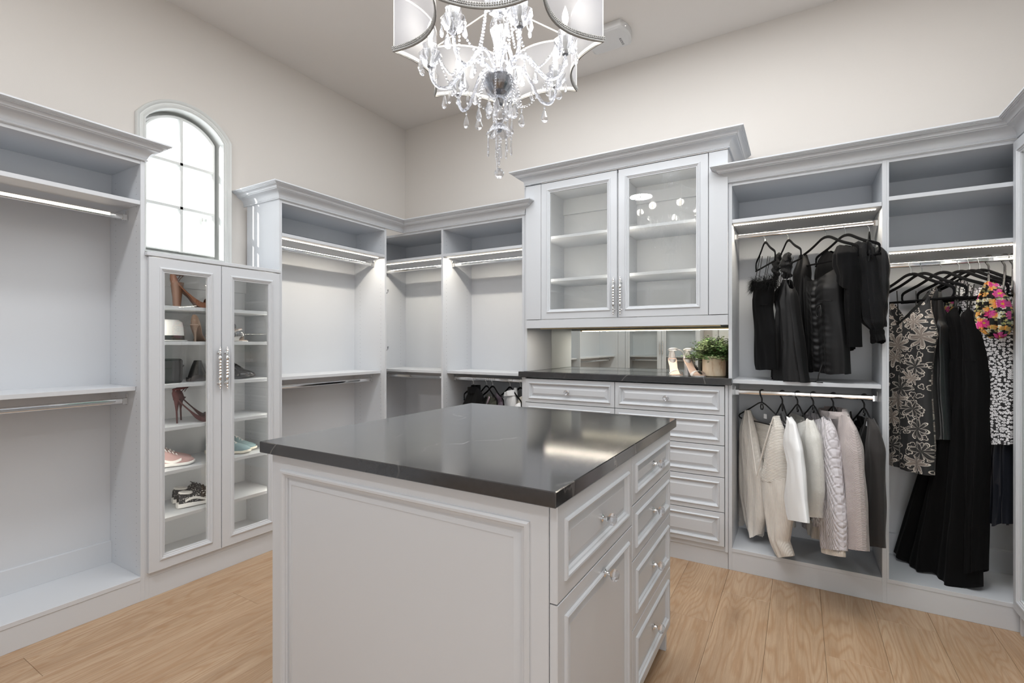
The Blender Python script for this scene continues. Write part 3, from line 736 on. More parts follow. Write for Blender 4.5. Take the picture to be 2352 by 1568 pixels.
glasspart('bottom_dish', [(.008, 2.172), (.022, 2.176), (.040, 2.160), (.051, 2.142), (.052, 2.138), (.042, 2.150), (.02, 2.166), (.008, 2.168)], 28, flute(7, .13))
glasspart('finial_nut', [(.010, 2.150), (.013, 2.158), (.010, 2.168)], 10, None, 'darkcrys')
obj('suspension_rod', MB().tube([(CX, CY, 2.86), (CX, CY, ZC-.02)], .006, 10), MT['chrome'], CH)
glasspart('canopy', [(.010, ZC-.05), (.05, ZC-.035), (.065, ZC-.01), (.065, ZC-.0005)], 24, None, 'chrome')
# drops
def drop_mesh(h=.046, r=.0125, flat=.55):
    m = MB(); P = [(.0001, 0), (r*.35, -h*.12), (r*.62, -h*.35), (r*.95, -h*.62), (r, -h*.74), (r*.7, -h*.9), (.0001, -h)]
    m.lathe(P, 8, cap=False); m.v = [(x, y*flat, z-.013) for x, y, z in m.v]
    b = len(m.v); m.sphere((0, 0, -.007), .0045, 6, 4); m.tube([(0, 0, 0), (0, 0, -.016)], .0008, 4)
    return build('crystal_drop', m, MT['crystal'], 12)
def spear_mesh(h=.062, r=.0055):
    m = MB(); m.lathe([(.0001, 0), (r*.6, -.003), (r, -h*.8), (.0001, -h)], 6, cap=False)
    m.v = [(x, y, z-.026) for x, y, z in m.v]
    m.sphere((0, 0, -.006), .0052, 8, 4); m.sphere((0, 0, -.019), .0045, 8, 4); m.tube([(0, 0, 0), (0, 0, -.028)], .0008, 4)
    return build('crystal_spear', m, MT['crystal'], 12)
DROP, DROPL, SPEAR = drop_mesh(), drop_mesh(.056, .0155), spear_mesh()
def beads(pts, r, name, parent, step=None):
    """faceted beads strung along a polyline"""
    m = MB(); step = step or r*2.15; acc = 0; pts = [Vector(p) for p in pts]; nxt = 0
    for a, b in zip(pts, pts[1:]):
        L = (b-a).length
        while nxt <= acc+L:
            p = a.lerp(b, (nxt-acc)/max(L, 1e-9)); m.sphere(p, r, 6, 4); nxt += step
        acc += L
    return obj(name, m, MT['crystal'], parent, smooth=12)
RP = [(.02, 2.372), (.045, 2.405), (.075, 2.425), (.105, 2.422), (.135, 2.395), (.165, 2.352), (.190, 2.322), (.215, 2.312), (.240, 2.318), (.258, 2.342), (.266, 2.372), (.267, 2.398)]
def smooth_path(P, k=4):
    out = []
    for i in range(len(P)-1):
        p0 = P[max(i-1, 0)]; p1 = P[i]; p2 = P[i+1]; p3 = P[min(i+2, len(P)-1)]
        for j in range(k):
            u = j/k
            out.append(tuple(.5*((2*b)+(-a+c)*u+(2*a-5*b+4*c-d)*u*u+(-a+3*b-3*c+d)*u**3) for a, b, c, d in zip(p0, p1, p2, p3)))
    out.append(tuple(P[-1])); return out
CP = 4.108+TH; cups = []
for k in range(7):
    a = CP+k*2*pi/7; ca, sa = cos(a), sin(a)
    W = lambda rho, z, tw=0: (CX+ca*rho-sa*tw, CY+sa*rho+ca*tw, z)
    P = smooth_path([W(r, z) for r, z in RP], 3)
    m_ = MB(); m_.tube(P, .0068, 8)
    # twisted rope relief
    for ph in (0, pi):
        Q = []
        for i, p in enumerate(smooth_path([W(r, z) for r, z in RP], 8)):
            an = ph+i*.55; Q.append((p[0]+ca*.0045*cos(an)-sa*.0045*sin(an), p[1]+sa*.0045*cos(an)+ca*.0045*sin(an), p[2]+.002*cos(an)))
        m_.tube(Q, .0034, 5)
    arm = obj('arm', m_, MT['crystal'], CH, smooth=40)
    c0 = W(.267, 0); cups.append((c0[0], c0[1]))
    o2 = (c0[0], c0[1], 0)
    obj('drip_pan', MB().lathe([(.010, 2.398), (.024, 2.403), (.040, 2.420), (.047, 2.438), (.045, 2.441), (.030, 2.424), (.010, 2.410)], 24, o2, flute(8, .16), cap=False), MT['crystal'], arm, smooth=25)
    obj('candle_cup', MB().lathe([(.010, 2.425), (.020, 2.436), (.025, 2.455), (.031, 2.475), (.029, 2.475), (.019, 2.455), (.010, 2.44)], 20, o2, flute(6, .14), cap=False), MT['crystal'], arm, smooth=25)
    obj('socket_cap', MB().lathe([(.0001, 2.390), (.012, 2.392), (.0125, 2.400), (.009, 2.404)], 14, o2, cap=False), MT['nickel'], arm)
    obj('candle_sleeve', MB().lathe([(.0095, 2.405), (.0095, 2.498), (.007, 2.502)], 12, o2), MT['candle'], arm)
    obj('flame_bulb', MB().lathe([(.006, 2.502), (.010, 2.512), (.0125, 2.527), (.010, 2.545), (.005, 2.560), (.0001, 2.572)], 12, o2, cap=False), MT['bulb'], arm)
    light('POINT', 'bulb_lamp', (c0[0], c0[1], 2.535), 1.35, (1, .93, .82), shadow_soft_size=.03)
    for j in range(4):
        b = a+(j-1.5)*1.25; q = (c0[0]+cos(b)*.042, c0[1]+sin(b)*.042, 2.428)
        inst('crystal_drop', DROP if j % 2 else DROPL, arm, q, (0, 0, b+random.uniform(-.6, .6)+pi/2))
    inst('crystal_drop', DROPL, arm, W(.212, 2.300), (0, 0, a+random.uniform(-1, 1)))
    inst('crystal_drop', DROP, arm, W(.150, 2.366, .0), (0, 0, a+.6)); inst('crystal_drop', DROP, arm, W(.105, 2.412, .0), (0, 0, a-.6))
# swags between the drip pans, strings from the crown dish
for k in range(7):
    p0 = Vector((*cups[k], 2.430)); p1 = Vector((*cups[(k+1) % 7], 2.430)); ctr = Vector((CX, CY, 2.43))
    p0 = p0.lerp(ctr, .12); p1 = p1.lerp(ctr, .12)
    beads([p0.lerp(p1, i/14)+Vector((0, 0, -.105*(1-(2*i/14-1)**2)))+(ctr-p0.lerp(p1, i/14))*.10*(1-(2*i/14-1)**2) for i in range(15)], .0050, 'bead_swag', CH, .0122)
    a = CP+(k+.5)*2*pi/7
    f = lambda r, z: (CX+cos(a)*r, CY+sin(a)*r, z)
    beads([f(.072, 2.872), f(.060, 2.80), f(.055, 2.70), f(.060, 2.60), f(.075, 2.50), f(.090, 2.44)], .0056, 'bead_string', CH, .0132)
    beads([f(.062, 2.355), f(.075, 2.32), f(.085, 2.27), f(.088, 2.235)], .0050, 'bead_string', CH, .012)
    inst('crystal_drop', DROPL, CH, f(.088, 2.238), (0, 0, a+.5)); inst('crystal_drop', DROPL, CH, f(.045, 2.275), (0, 0, a-.4))
    inst('crystal_spear', SPEAR, CH, (CX+cos(a)*.047, CY+sin(a)*.047, 2.142)); inst('crystal_drop', DROP, CH, (CX+cos(a)*.074, CY+sin(a)*.074, 2.872), (0, 0, a))
beads([(CX, CY, 2.165), (CX, CY, 2.012)], .0042, 'bead_string', CH, .0112)
for k in range(3):
    a = k*2.1; inst('crystal_spear', SPEAR, CH, (CX+cos(a)*.008, CY+sin(a)*.008, 2.128-.02*k))
m_ = MB(); m_.sphere((CX, CY, 1.986), .0195, 10, 7); obj('crystal_ball', m_, MT['crystal'], CH, smooth=5)

# ------------------------------------------------------------------ ceiling wireless device
AP = thing('wireless_access_point', (-1.09, 3.125, ZC), 'flat white rounded electronic box mounted on the ceiling behind the chandelier', 'access point')
MT['apw'] = simple('white_device_plastic', (.62, .62, .62), .35)
m_ = MB(); pl = []
x0, x1, y0, y1 = -1.24, -.968, 3.01, 3.245
for i in range(9): u = i/8; pl.append((x1-.004+.022*(1-(2*u-1)**2), y0+.02+(y1-y0-.04)*u))
for cx_, cy_, a0 in ((x1-.03, y1-.02, 0),): pass
for i in range(1, 4): a = i/4*pi/2; pl.append((x1-.022+.018*cos(a), y1-.02+.02*sin(a)))
pl.append((x0+.03, y1))
for i in range(1, 4): a = pi/2+i/4*pi/2; pl.append((x0+.03+.03*cos(a), y1-.03+.03*sin(a)))
pl.append((x0, y0+.03))
for i in range(1, 4): a = pi+i/4*pi/2; pl.append((x0+.03+.03*cos(a), y0+.03+.03*sin(a)))
pl.append((x1-.022, y0))
for i in range(1, 4): a = -pi/2+i/4*pi/2; pl.append((x1-.022+.018*cos(a), y0+.02+.02*sin(a)))
mx, my = (x0+x1)/2, (y0+y1)/2
rows = [[(mx+(x-mx)*s_, my+(y-my)*s_, z) for x, y in pl] for s_, z in ((1, ZC-.001), (1.0, ZC-.030), (.985, ZC-.040), (.88, ZC-.048))]
b = m_.grid(rows, True); n = len(pl); m_.fan(list(range(b+3*n, b+4*n)))
obj('housing', m_, MT['apw'], AP, smooth=25)
MT['logo'] = simple('grey_lettering', (.12, .12, .13), .5)
fc = bpy.data.curves.new('brand_text', 'FONT'); fc.body = 'RUCKUS'; fc.size = .021; fc.extrude = .0004; fc.align_x = 'CENTER'
fo = bpy.data.objects.new('tmp_text', fc); COL.objects.link(fo); bpy.context.view_layer.update()
me = bpy.data.meshes.new_from_object(fo); bpy.data.objects.remove(fo); me.materials.clear(); me.materials.append(MT['logo'])
lo = bpy.data.objects.new('brand_lettering', me); COL.objects.link(lo); lo.parent = AP
lo.matrix_local = Matrix.Translation((.062, .045, -.0485)) @ Matrix(((0, 1, 0, 0), (1, 0, 0, 0), (0, 0, -1, 0), (0, 0, 0, 1)))
lo['label'] = 'small dark grey maker lettering'
for k in range(4):
    obj('status_light', MB().sphere((x1+.006, 3.06+k*.014, ZC-.026), .0024, 6, 4), MT['bulb'] if k < 2 else MT['nickel'], AP)
# valet hooks on the corner panel
for z, lb in ((1.755, 'upper small metal hook on the panel edge at the room corner'), (1.285, 'lower small metal hook on the panel edge at the room corner')):
    hk = thing('coat_hook', (-2.93, 2.894, z), lb, 'hook')
    obj('back_plate', MB().box((-2.94, 2.8925, z-.03), (-2.915, 2.897, z+.035), .001), MT['nickel'], hk)
    obj('prong', MB().tube([(-2.9275, 2.896, z-.015), (-2.926, 2.915, z-.022), (-2.924, 2.930, z-.010), (-2.923, 2.932, z+.012)], [.005, .005, .004, .005], 8), MT['nickel'], hk)

# ------------------------------------------------------------------ potted plant
PX, PY, PZ = -.452, 3.225, 1.1192
PT = thing('potted_fern', (PX, PY, PZ), 'leafy green fern in a pale wooden pot beside silver sandals on the counter', 'plant')
t = NT('blond_wood'); v = t.coord('Object', (9, 9, 1.6)); g1 = t.noise(v, 3.0, 4, .6, .8)
MT['pot'] = t.done(t.bsdf(t.ramp(g1, [(.3, S(232, 218, 196)), (.56, S(220, 200, 170)), (.74, S(178, 132, 96))]), .55))
MT['soil'] = simple('soil', (.03, .02, .014), .9)
obj('pot', MB().lathe([(.060, 0), (.0665, .003), (.0685, .010), (.0685, .122), (.066, .124), (.060, .122), (.060, .10)], 40, (PX, PY, PZ), cap=True), MT['pot'], PT)
obj('soil', MB().lathe([(.0001, .105), (.059, .105)], 24, (PX, PY, PZ), cap=False), MT['soil'], PT)
t = NT('fern_leaf'); oi = t.n('ShaderNodeTexCoord'); nn = t.noise(oi.outputs['Object'], 45, 2); n2 = t.noise(oi.outputs['Object'], 11, 2)
lc = t.mix(t.ramp(n2, [(.45, (0, 0, 0)), (.62, (1, 1, 1))]), t.ramp(nn, [(.3, (.035, .10, .025)), (.7, (.13, .24, .06))]), t.ramp(nn, [(.3, (.22, .30, .13)), (.7, (.42, .50, .26))]))
MT['leaf'] = t.done(t.bsdf(lc, .55, Subsurface_Weight=0.0))
MT['stem'] = simple('fern_stem', (.06, .04, .02), .6)
rp = random.Random(11); ml = MB(); ms = MB()
for f_ in range(230):
    a = rp.uniform(0, 2*pi); L = rp.uniform(.08, .165); up_ = rp.uniform(.2, 1.4)
    r0 = rp.uniform(0, .035); P = []
    hd = L*cos(up_)*.95; hz = L*sin(up_)*1.15
    for i in range(7):
        u = i/6; rr = r0+hd*u; z = .10+hz*(u-.22*u*u)-.02*u*u*(1 if up_ < .6 else 0)
        P.append(Vector((PX+cos(a)*rr, PY+sin(a)*rr, PZ+z)))
    ms.tube(P, [.0011*(1-.5*i/6) for i in range(7)], 4, caps=False)
    for i in range(2, 7):
        for q in range(5):
            p = P[i]+Vector((rp.gauss(0, .009), rp.gauss(0, .009), rp.gauss(0, .008)))
            if p.y > 3.47 or p.x > -.366: continue
            s_ = rp.uniform(.0075, .0135); th_ = rp.uniform(0, 2*pi)
            u = Vector((cos(th_), sin(th_), rp.uniform(-.4, .2))).normalized()
            w_ = u.cross(Vector((rp.uniform(-.4, .4), rp.uniform(-.6, .2), 1))).normalized()
            b = len(ml.v)
            ml.v += [tuple(p), tuple(p+u*s_*.6+w_*s_*.55), tuple(p+u*s_*1.15+w_*s_*.3), tuple(p+u*s_*1.15-w_*s_*.3), tuple(p+u*s_*.6-w_*s_*.55)]
            ml.f.append((b, b+1, b+2, b+3, b+4)); ml.m.append(0)
ms.v = [(min(x, -.366), min(y, 3.475), z) for x, y, z in ms.v]
fo = obj('foliage', ml, MT['leaf'], PT, smooth=None); fo['kind'] = 'stuff'
fo = obj('stems', ms, MT['stem'], PT, smooth=None); fo['kind'] = 'stuff'

# ------------------------------------------------------------------ shoes
def lerp(a, b, u): return a+(b-a)*u
def itp(tab, x):
    if x <= tab[0][0]: return tab[0][1:]
    for p, q in zip(tab, tab[1:]):
        if x <= q[0]:
            u = (x-p[0])/(q[0]-p[0]); u = u*u*(3-2*u)*.5+u*.5
            return [lerp(a, b, u) for a, b in zip(p[1:], q[1:])]
    return tab[-1][1:]
def rr(loc, rot, pts): return pts
def sneaker(loc, rot, label, group, cup, csole, clace, cacc, side=1, L=.262, name='sneaker'):
    T = thing(name, loc, label, 'shoe', group, rot)
    def loc_obj(nm, mb, mat, parent=T, **k): return obj(nm, mb, mat, parent, local=True, **k)
    wid = [(0, .022), (.08, .032), (.25, .034), (.45, .033), (.70, .046), (.86, .042), (.96, .026), (1, .008)]
    off = [(0, 0), (.4, .0), (.75, .006*side), (1, -.002*side)]
    N = 26; m = MB(); rows = []
    for i in range(N+1):
        u = i/N; x = u*L; w_ = itp(wid, u)[0]*1.10; o_ = itp(off, u)[0]
        z0 = .004*max(0, (u-.8)/.2)**2*3; zt = itp([(0, .030), (.15, .034), (.5, .026), (.8, .022), (1, .026)], u)[0]
        row = []
        for k in range(14):
            a = 2*pi*k/14; cy_, sz_ = cos(a), sin(a)
            row.append((x, o_+w_*(abs(cy_)**.7)*(1 if cy_ > 0 else -1), (z0+zt)/2+(zt-z0)/2*(abs(sz_)**.5)*(1 if sz_ > 0 else -1)))
        rows.append(row)
    b = m.grid(rows, True); m.fan(list(range(b, b+14)), True); m.fan(list(range(b+N*14, b+N*14+14)))
    loc_obj('sole', m, csole)
    m = MB(); rows = []; K = 13
    ht = [(0, .075), (.06, .088), (.16, .078), (.26, .074), (.34, .092), (.42, .098), (.52, .086), (.68, .062), (.84, .048), (.95, .038), (1, .028)]
    for i in range(N+1):
        u = i/N; x = .004+u*(L-.008); w_ = itp(wid, u)[0]; o_ = itp(off, u)[0]; h_ = itp(ht, u)[0]; row = []
        for k in range(K):
            a = pi*k/(K-1); e = itp([(0, .75), (.4, .8), (1, .62)], u)[0]
            row.append((x, o_+w_*(abs(cos(a))**e)*(1 if cos(a) > 0 else -1)*(1-.16*sin(a) if .05 < u < .5 else 1), .020+(h_-.020)*sin(a)**.8))
        rows.append(row)
    b = m.grid(rows, False); loc_obj('upper', m, cup)
    m = MB(); C = [(.012+.030*(1-cos(a))*1.0, .024*sin(a), .086-.010*sin(a/2)**2) for a in [2*pi*i/16 for i in range(16)]]
    m.tube(C+C[:2], .006, 8, caps=False); b = len(m.v); m.v += [(x, y, z-.006) for x, y, z in C]; m.fan(list(range(b, b+16)))
    loc_obj('collar', m, cacc)
    m = MB()
    for j in range(5):
        u = .40+j*.065; h_ = itp(ht, u)[0]; x = u*L
        for sg in (1, -1):
            m.tube([(x-.006*sg, -.017, h_-.008), (x, 0, h_+.004), (x+.006*sg, .017, h_-.008)], .0024, 6)
    for sg in (1, -1): m.tube([(.40*L, 0, .100), (.36*L, .018*sg, .106), (.42*L, .034*sg, .094), (.44*L, .010*sg, .098)], .0018, 5)
    loc_obj('laces', m, clace)
    m = MB()
    for sg in (1, -1):
        rows = []
        for i in range(13):
            u = .12+.62*i/12; w_ = itp(wid, u)[0]; o_ = itp(off, u)[0]; h_ = itp(ht, u)[0]; zc = .040+.012*sin(i/12*pi*2)
            rows.append([(u*L, o_+sg*(w_*1.035), zc-.007), (u*L, o_+sg*(w_*1.01), zc+.007)])
        m.grid(rows)
    loc_obj('side_stripe', m, cacc)
    return T
def heel_shoe(loc, rot, label, group, cstrap, cinsole, H=.10, heel='block', platform=0.0, L=.205, name='heeled_sandal', toe_strap=1, ankle=1, back=1, cheel=None, blob=None):
    T = thing(name, loc, label, 'shoe', group, rot); cheel = cheel or cstrap
    def lo_(nm, mb, mat, **k): return obj(nm, mb, mat, T, local=True, **k)
    zt = lambda u: platform+.010+H*(1-min(max((u-.08)/.56, 0), 1)**1.0)**1.35*(1 if u < .64 else 0) if u > .10 else platform+.010+H*(1-0.0*(u))
    wd = [(0, .020), (.12, .027), (.35, .023), (.55, .028), (.75, .040), (.9, .034), (1, .012)]
    N = 22; top, bot = MB(), MB(); rt = []; rb = []
    for i in range(N+1):
        u = i/N; w_ = itp(wd, u)[0]; z = zt(u); x = u*L
        rt.append([(x, -w_, z), (x, 0, z-.0015), (x, w_, z), (x, w_*.98, z-.004), (x, -w_*.98, z-.004)])
        th_ = .007+(platform if u > .5 else platform*max(0, (u-.35)/.15) if u > .35 else 0)
        rb.append([(x, -w_*1.03, z-.0035), (x, w_*1.03, z-.0035), (x, w_*.98, z-.0035-th_), (x, -w_*.98, z-.0035-th_)])
    top.grid(rt, True); n0 = bot.grid(rb, True); bot.fan([0, 1, 2, 3]); bot.fan([N*4+3, N*4+2, N*4+1, N*4])
    lo_('insole', top, cinsole); lo_('sole', bot, cstrap)
    m = MB(); zh = zt(0)-.006
    if heel == 'block': prof = [(zh, .003, .045, .022), (zh*.5, .003, .040, .019), (.0, .004, .040, .019)]
    elif heel == 'chunky': prof = [(zh, -.004, .060, .027), (zh*.5, .004, .050, .024), (.0, .008, .044, .024)]
    else: prof = [(zh, .000, .042, .022), (zh*.82, .004, .026, .012), (zh*.5, .010, .019, .006), (0, .013, .021, .005)]
    rows = []
    for z, xa, xb, w_ in prof: rows.append([(lerp(xa, xb, .5)+(xb-xa)/2*cos(2*pi*k/12), w_*sin(2*pi*k/12), z) for k in range(12)])
    b = m.grid(rows, True); m.fan(list(range(b, b+12))); m.fan(list(range(b+(len(prof)-1)*12, b+len(prof)*12)))
    lo_('heel', m, cheel)
    def band(u, hgt, wb, lift=1.0):
        m = MB(); w_ = itp(wd, u)[0]; rows = []
        for i in range(13):
            a = pi*i/12; row = []
            for du in (-wb/2, wb/2): row.append((u*L+du+.006*sin(a), w_*1.04*cos(a)*(1 if abs(cos(a)) < .99 else 1), zt(u+du/L)-.004+hgt*sin(a)**.8))
            rows.append(row)
        m.grid(rows); m.grid([[(x, y*.95, z-.0015) for x, y, z in r] for r in rows]); return m
    if toe_strap: lo_('toe_strap', band(.74, .030, .030), cstrap)
    if blob:
        m = MB(); rb_ = random.Random(5)
        for i in range(26):
            a = rb_.uniform(0, 2*pi); p = rb_.uniform(-1, 1); q = sqrt(1-p*p)
            m.sphere((.74*L+.022*q*cos(a), .024*q*sin(a), zt(.74)+.030+.016*p), .009, 6, 4)
        lo_('crystal_ornament', m, blob, smooth=5)
    if back:
        m = MB(); rows = []; z0 = zt(0)
        for i in range(17):
            a = pi*.5+pi*i/16; hh = .052*sin((i/16)*pi)**.6
            rows.append([(.034+.036*cos(a), .026*sin(a), z0-.003), (.030+.034*cos(a)-.004, .024*sin(a), z0+hh*.55), (.030+.030*cos(a)-.002, .020*sin(a), z0+hh)])
        m.grid(rows); m.grid([[(x+.0016, y*.95, z) for x, y, z in r] for r in rows]); lo_('heel_counter', m, cstrap)
    if ankle:
        m = MB(); z0 = zt(0)+.055
        C = [(.030+.034*cos(a), .027*sin(a), z0+.006*cos(a)) for a in [2*pi*i/20 for i in range(21)]]
        m.tube(C, .0052, 6, caps=False, sq=.4); m.tube([(.05, .024, z0), (.062, .040, z0-.002), (.050, .058, z0-.016), (.040, .066, z0-.035)], .0035, 6, sq=.4)
        lo_('ankle_strap', m, cstrap)
        lo_('buckle', MB().box((.052, .022, z0-.006), (.066, .030, z0+.008), .001), MT['chrome'])
    return T
MT['silver'] = simple('silver_leather', (.70, .68, .67), .35, .3); MT['nude'] = simple('nude_insole', (.72, .53, .42), .5)
MT['tan'] = simple('tan_leather', (.19, .075, .035), .5); MT['darkwood'] = simple('stacked_wood_heel', (.16, .075, .04), .5)
MT['wine'] = simple('wine_suede', (.055, .010, .011), .8); MT['pink'] = simple('dusty_pink_suede', (.44, .29, .28), .8)
MT['white'] = simple('white_rubber', (.78, .77, .75), .5); MT['wlace'] = simple('white_lace', (.76, .74, .72), .8)
MT['bluesu'] = simple('pale_teal_suede', (.22, .32, .34), .8); MT['cream'] = simple('cream_rubber', (.74, .70, .60), .6)
MT['patent'] = simple('black_patent', (.012, .012, .013), .12); MT['blk'] = simple('matt_black', (.018, .018, .019), .55)
MT['nudes'] = simple('nude_pump', (.50, .36, .28), .35)
t = NT('black_white_print'); v = t.coord('Object'); nz = t.noise(v, 130, 2)
MT['bwp'] = t.done(t.bsdf(t.ramp(nz, [(.60, (.010, .010, .012)), (.62, (.66, .66, .64))]), .7))
# silver sandals on the counter
heel_shoe((-.712, 3.245, 1.1192), radians(-68), 'silver strappy block-heel sandal, left one of the pair on the counter', 'silver sandals on the counter', MT['silver'], MT['nude'], .098)
heel_shoe((-.628, 3.262, 1.1192), radians(-52), 'silver strappy block-heel sandal, right one next to the wooden pot', 'silver sandals on the counter', MT['silver'], MT['nude'], .098)
# shoes behind the tower's glass
Rz = radians
heel_shoe((-3.03, 1.372, 1.5245), Rz(74), 'tan leather platform sandal with chunky heel, front one on the top tower shelf', 'tan platform sandals', MT['tan'], MT['tan'], .115, 'chunky', .022, .235, cheel=MT['darkwood'])
heel_shoe((-3.16, 1.43, 1.5245), Rz(70), 'tan leather platform sandal half hidden behind its twin, top tower shelf', 'tan platform sandals', MT['tan'], MT['tan'], .115, 'chunky', .022, .235, cheel=MT['darkwood'])
heel_shoe((-3.02, 1.378, .8715), Rz(72), 'dark red stiletto sandal, front one on the fourth tower shelf', 'dark red stilettos', MT['wine'], MT['wine'], .115, 'stiletto', .016, .215)
heel_shoe((-3.13, 1.45, .8715), Rz(70), 'dark red stiletto sandal behind its twin, half behind the door frame', 'dark red stilettos', MT['wine'], MT['wine'], .115, 'stiletto', .016, .215)
heel_shoe((-3.02, 1.487, 1.3325), Rz(140), 'nude high-heeled pump beside the white hat, mostly behind the door frame', 'nude pumps', MT['nudes'], MT['nudes'], .095, 'stiletto', .0, .21, name='pump', ankle=0)
sneaker((-3.07, 1.225, .6365), Rz(70), 'dusty pink and white sneaker, front one on the fifth tower shelf', 'pink sneakers', MT['pink'], MT['white'], MT['wlace'], MT['white'], 1)
sneaker((-3.18, 1.262, .6365), Rz(62), 'dusty pink and white sneaker behind its twin on the fifth tower shelf', 'pink sneakers', MT['pink'], MT['white'], MT['wlace'], MT['white'], -1)
sneaker((-3.03, 1.40, .3875), Rz(80), 'black and white printed sneaker, front one on the lowest filled tower shelf', 'black printed sneakers', MT['bwp'], MT['white'], MT['blk'], MT['white'], 1)
sneaker((-3.15, 1.43, .3875), Rz(76), 'black and white printed sneaker behind its twin on the lowest filled tower shelf', 'black printed sneakers', MT['bwp'], MT['white'], MT['blk'], MT['white'], -1)
sneaker((-3.17, 1.63, .6365), Rz(38), 'pale teal suede sneaker, front one behind the second tower door', 'pale teal sneakers', MT['bluesu'], MT['cream'], MT['wlace'], MT['bluesu'], 1)
sneaker((-3.225, 1.705, .6365), Rz(36), 'pale teal suede sneaker behind its twin behind the second tower door', 'pale teal sneakers', MT['bluesu'], MT['cream'], MT['wlace'], MT['bluesu'], -1)
sneaker((-3.17, 1.635, 1.1015), Rz(36), 'shiny black oxford shoe, front one behind the second tower door', 'black oxfords', MT['patent'], MT['blk'], MT['blk'], MT['patent'], 1, .25, 'oxford_shoe')
sneaker((-3.22, 1.71, 1.1015), Rz(32), 'shiny black oxford shoe behind its twin behind the second tower door', 'black oxfords', MT['patent'], MT['blk'], MT['blk'], MT['patent'], -1, .25, 'oxford_shoe')
heel_shoe((-3.12, 1.64, 1.3325), Rz(42), 'low clear mule with a crystal cluster, front one, second tower door', 'crystal mules', MT['silver'], MT['nude'], .035, 'block', 0, .2, name='mule', ankle=0, back=0, blob=MT['crystal'], toe_strap=1)
mu = heel_shoe((-3.20, 1.66, 1.3325), Rz(36), 'clear mule with a crystal cluster leaning on its twin', 'crystal mules', MT['silver'], MT['nude'], .035, 'block', 0, .2, name='mule', ankle=0, back=0, blob=MT['crystal'], toe_strap=1)
mu.rotation_euler = (0, Rz(-22), Rz(55)); mu.location.z += .002
# hat
MT['felt'] = simple('white_felt', (.74, .74, .73), .9); HX, HY, HZ = -3.03, 1.330, 1.3325
HT = thing('fedora', (HX, HY, HZ), 'white felt hat with black band on the second tower shelf', 'hat')
m_ = MB(); rows = []
for i, (r, z) in enumerate([(.094, .002), (.093, .035), (.090, .080), (.084, .108), (.070, .120), (.045, .119), (.015, .108), (.0005, .106)]):
    rows.append([(HX+r*.86*cos(2*pi*k/32), HY+r*1.08*sin(2*pi*k/32), HZ+z-(.012*max(0, 1-abs(cos(2*pi*k/32))*3) if r < .075 else 0)) for k in range(32)])
m_.grid(rows, True); hc = obj('hat_crown', m_, MT['felt'], HT)
m_ = MB(); m_.grid([[(HX+r*.86*cos(2*pi*k/32), HY+r*1.08*sin(2*pi*k/32), HZ+z) for k in range(32)] for r, z in ((.0955, .004), (.0945, .033))], True); obj('hat_band', m_, MT['blk'], HT)
m_ = MB(); m_.grid([[(HX+r*.88*cos(2*pi*k/32), HY+r*1.05*sin(2*pi*k/32), HZ+z) for k in range(32)] for r, z in ((.090, .003), (.104, .001), (.110, .004), (.110, .007), (.104, .0045), (.090, .006))], True); obj('hat_brim', m_, MT['felt'], HT)
# handbags
def rbox(lo, hi, r, n=6):
    """rounded slab in the YZ plane, extruded in X"""
    x0, y0, z0 = lo; x1, y1, z1 = hi; pl = []
    for cx_, cz_, a0 in ((y1-r, z1-r, 0), (y0+r, z1-r, pi/2), (y0+r, z0+r, pi), (y1-r, z0+r, 1.5*pi)):
        for i in range(n+1): a = a0+i/n*pi/2; pl.append((cx_+r*cos(a), cz_+r*sin(a)))
    my_, mz_ = (y0+y1)/2, (z0+z1)/2; m = MB()
    rows = [[(x, my_+(y-my_)*s_, mz_+(z-mz_)*s_) for y, z in pl] for x, s_ in ((x0, .93), (x0+.006, 1), (x1-.006, 1), (x1, .93))]
    b = m.grid(rows, True); c = len(pl); m.fan(list(range(b, b+c)), True); m.fan(list(range(b+3*c, b+4*c))); return m
HB = thing('handbag', (-3.03, 1.29, 1.1012), 'boxy black handbag on the third tower shelf', 'handbag')
obj('bag_body', rbox((-3.075, 1.225, 1.1015), (-2.985, 1.412, 1.236), .016), MT['blk'], HB)
m_ = MB().tube([(-2.982, 1.236, 1.230), (-2.982, 1.402, 1.230)], .003, 6).tube([(-2.982, 1.236, 1.108), (-2.982, 1.402, 1.108)], .003, 6); obj('piping', m_, MT['patent'], HB)
obj('strap_loop', MB().tube([(-3.03, 1.41, 1.196), (-3.03, 1.424, 1.20), (-3.03, 1.436, 1.196), (-3.03, 1.428, 1.186), (-3.03, 1.41, 1.185)], .003, 6), MT['blk'], HB)
BT = thing('ankle_boot', (-3.04, 1.475, 1.1012), 'black wedge-shaped boot beside the boxy handbag, half behind the door frame', 'shoe')
m_ = MB(); rows = []
for z, y0, y1, w_ in ((0, 1.455, 1.60, .034), (.03, 1.465, 1.58, .038), (.06, 1.475, 1.55, .036), (.09, 1.486, 1.54, .034), (.12, 1.500, 1.53, .030)):
    rows.append([(-3.04+w_*sin(2*pi*k/20), (y0+y1)/2+(y1-y0)/2*cos(2*pi*k/20), 1.1015+z) for k in range(20)])
b = m_.grid(rows, True); m_.fan(list(range(b, b+20)), True); obj('shaft', m_, MT['blk'], BT)
obj('heel', MB().box((-3.06, 1.46, 1.1013), (-3.02, 1.49, 1.125), .002), MT['patent'], BT)
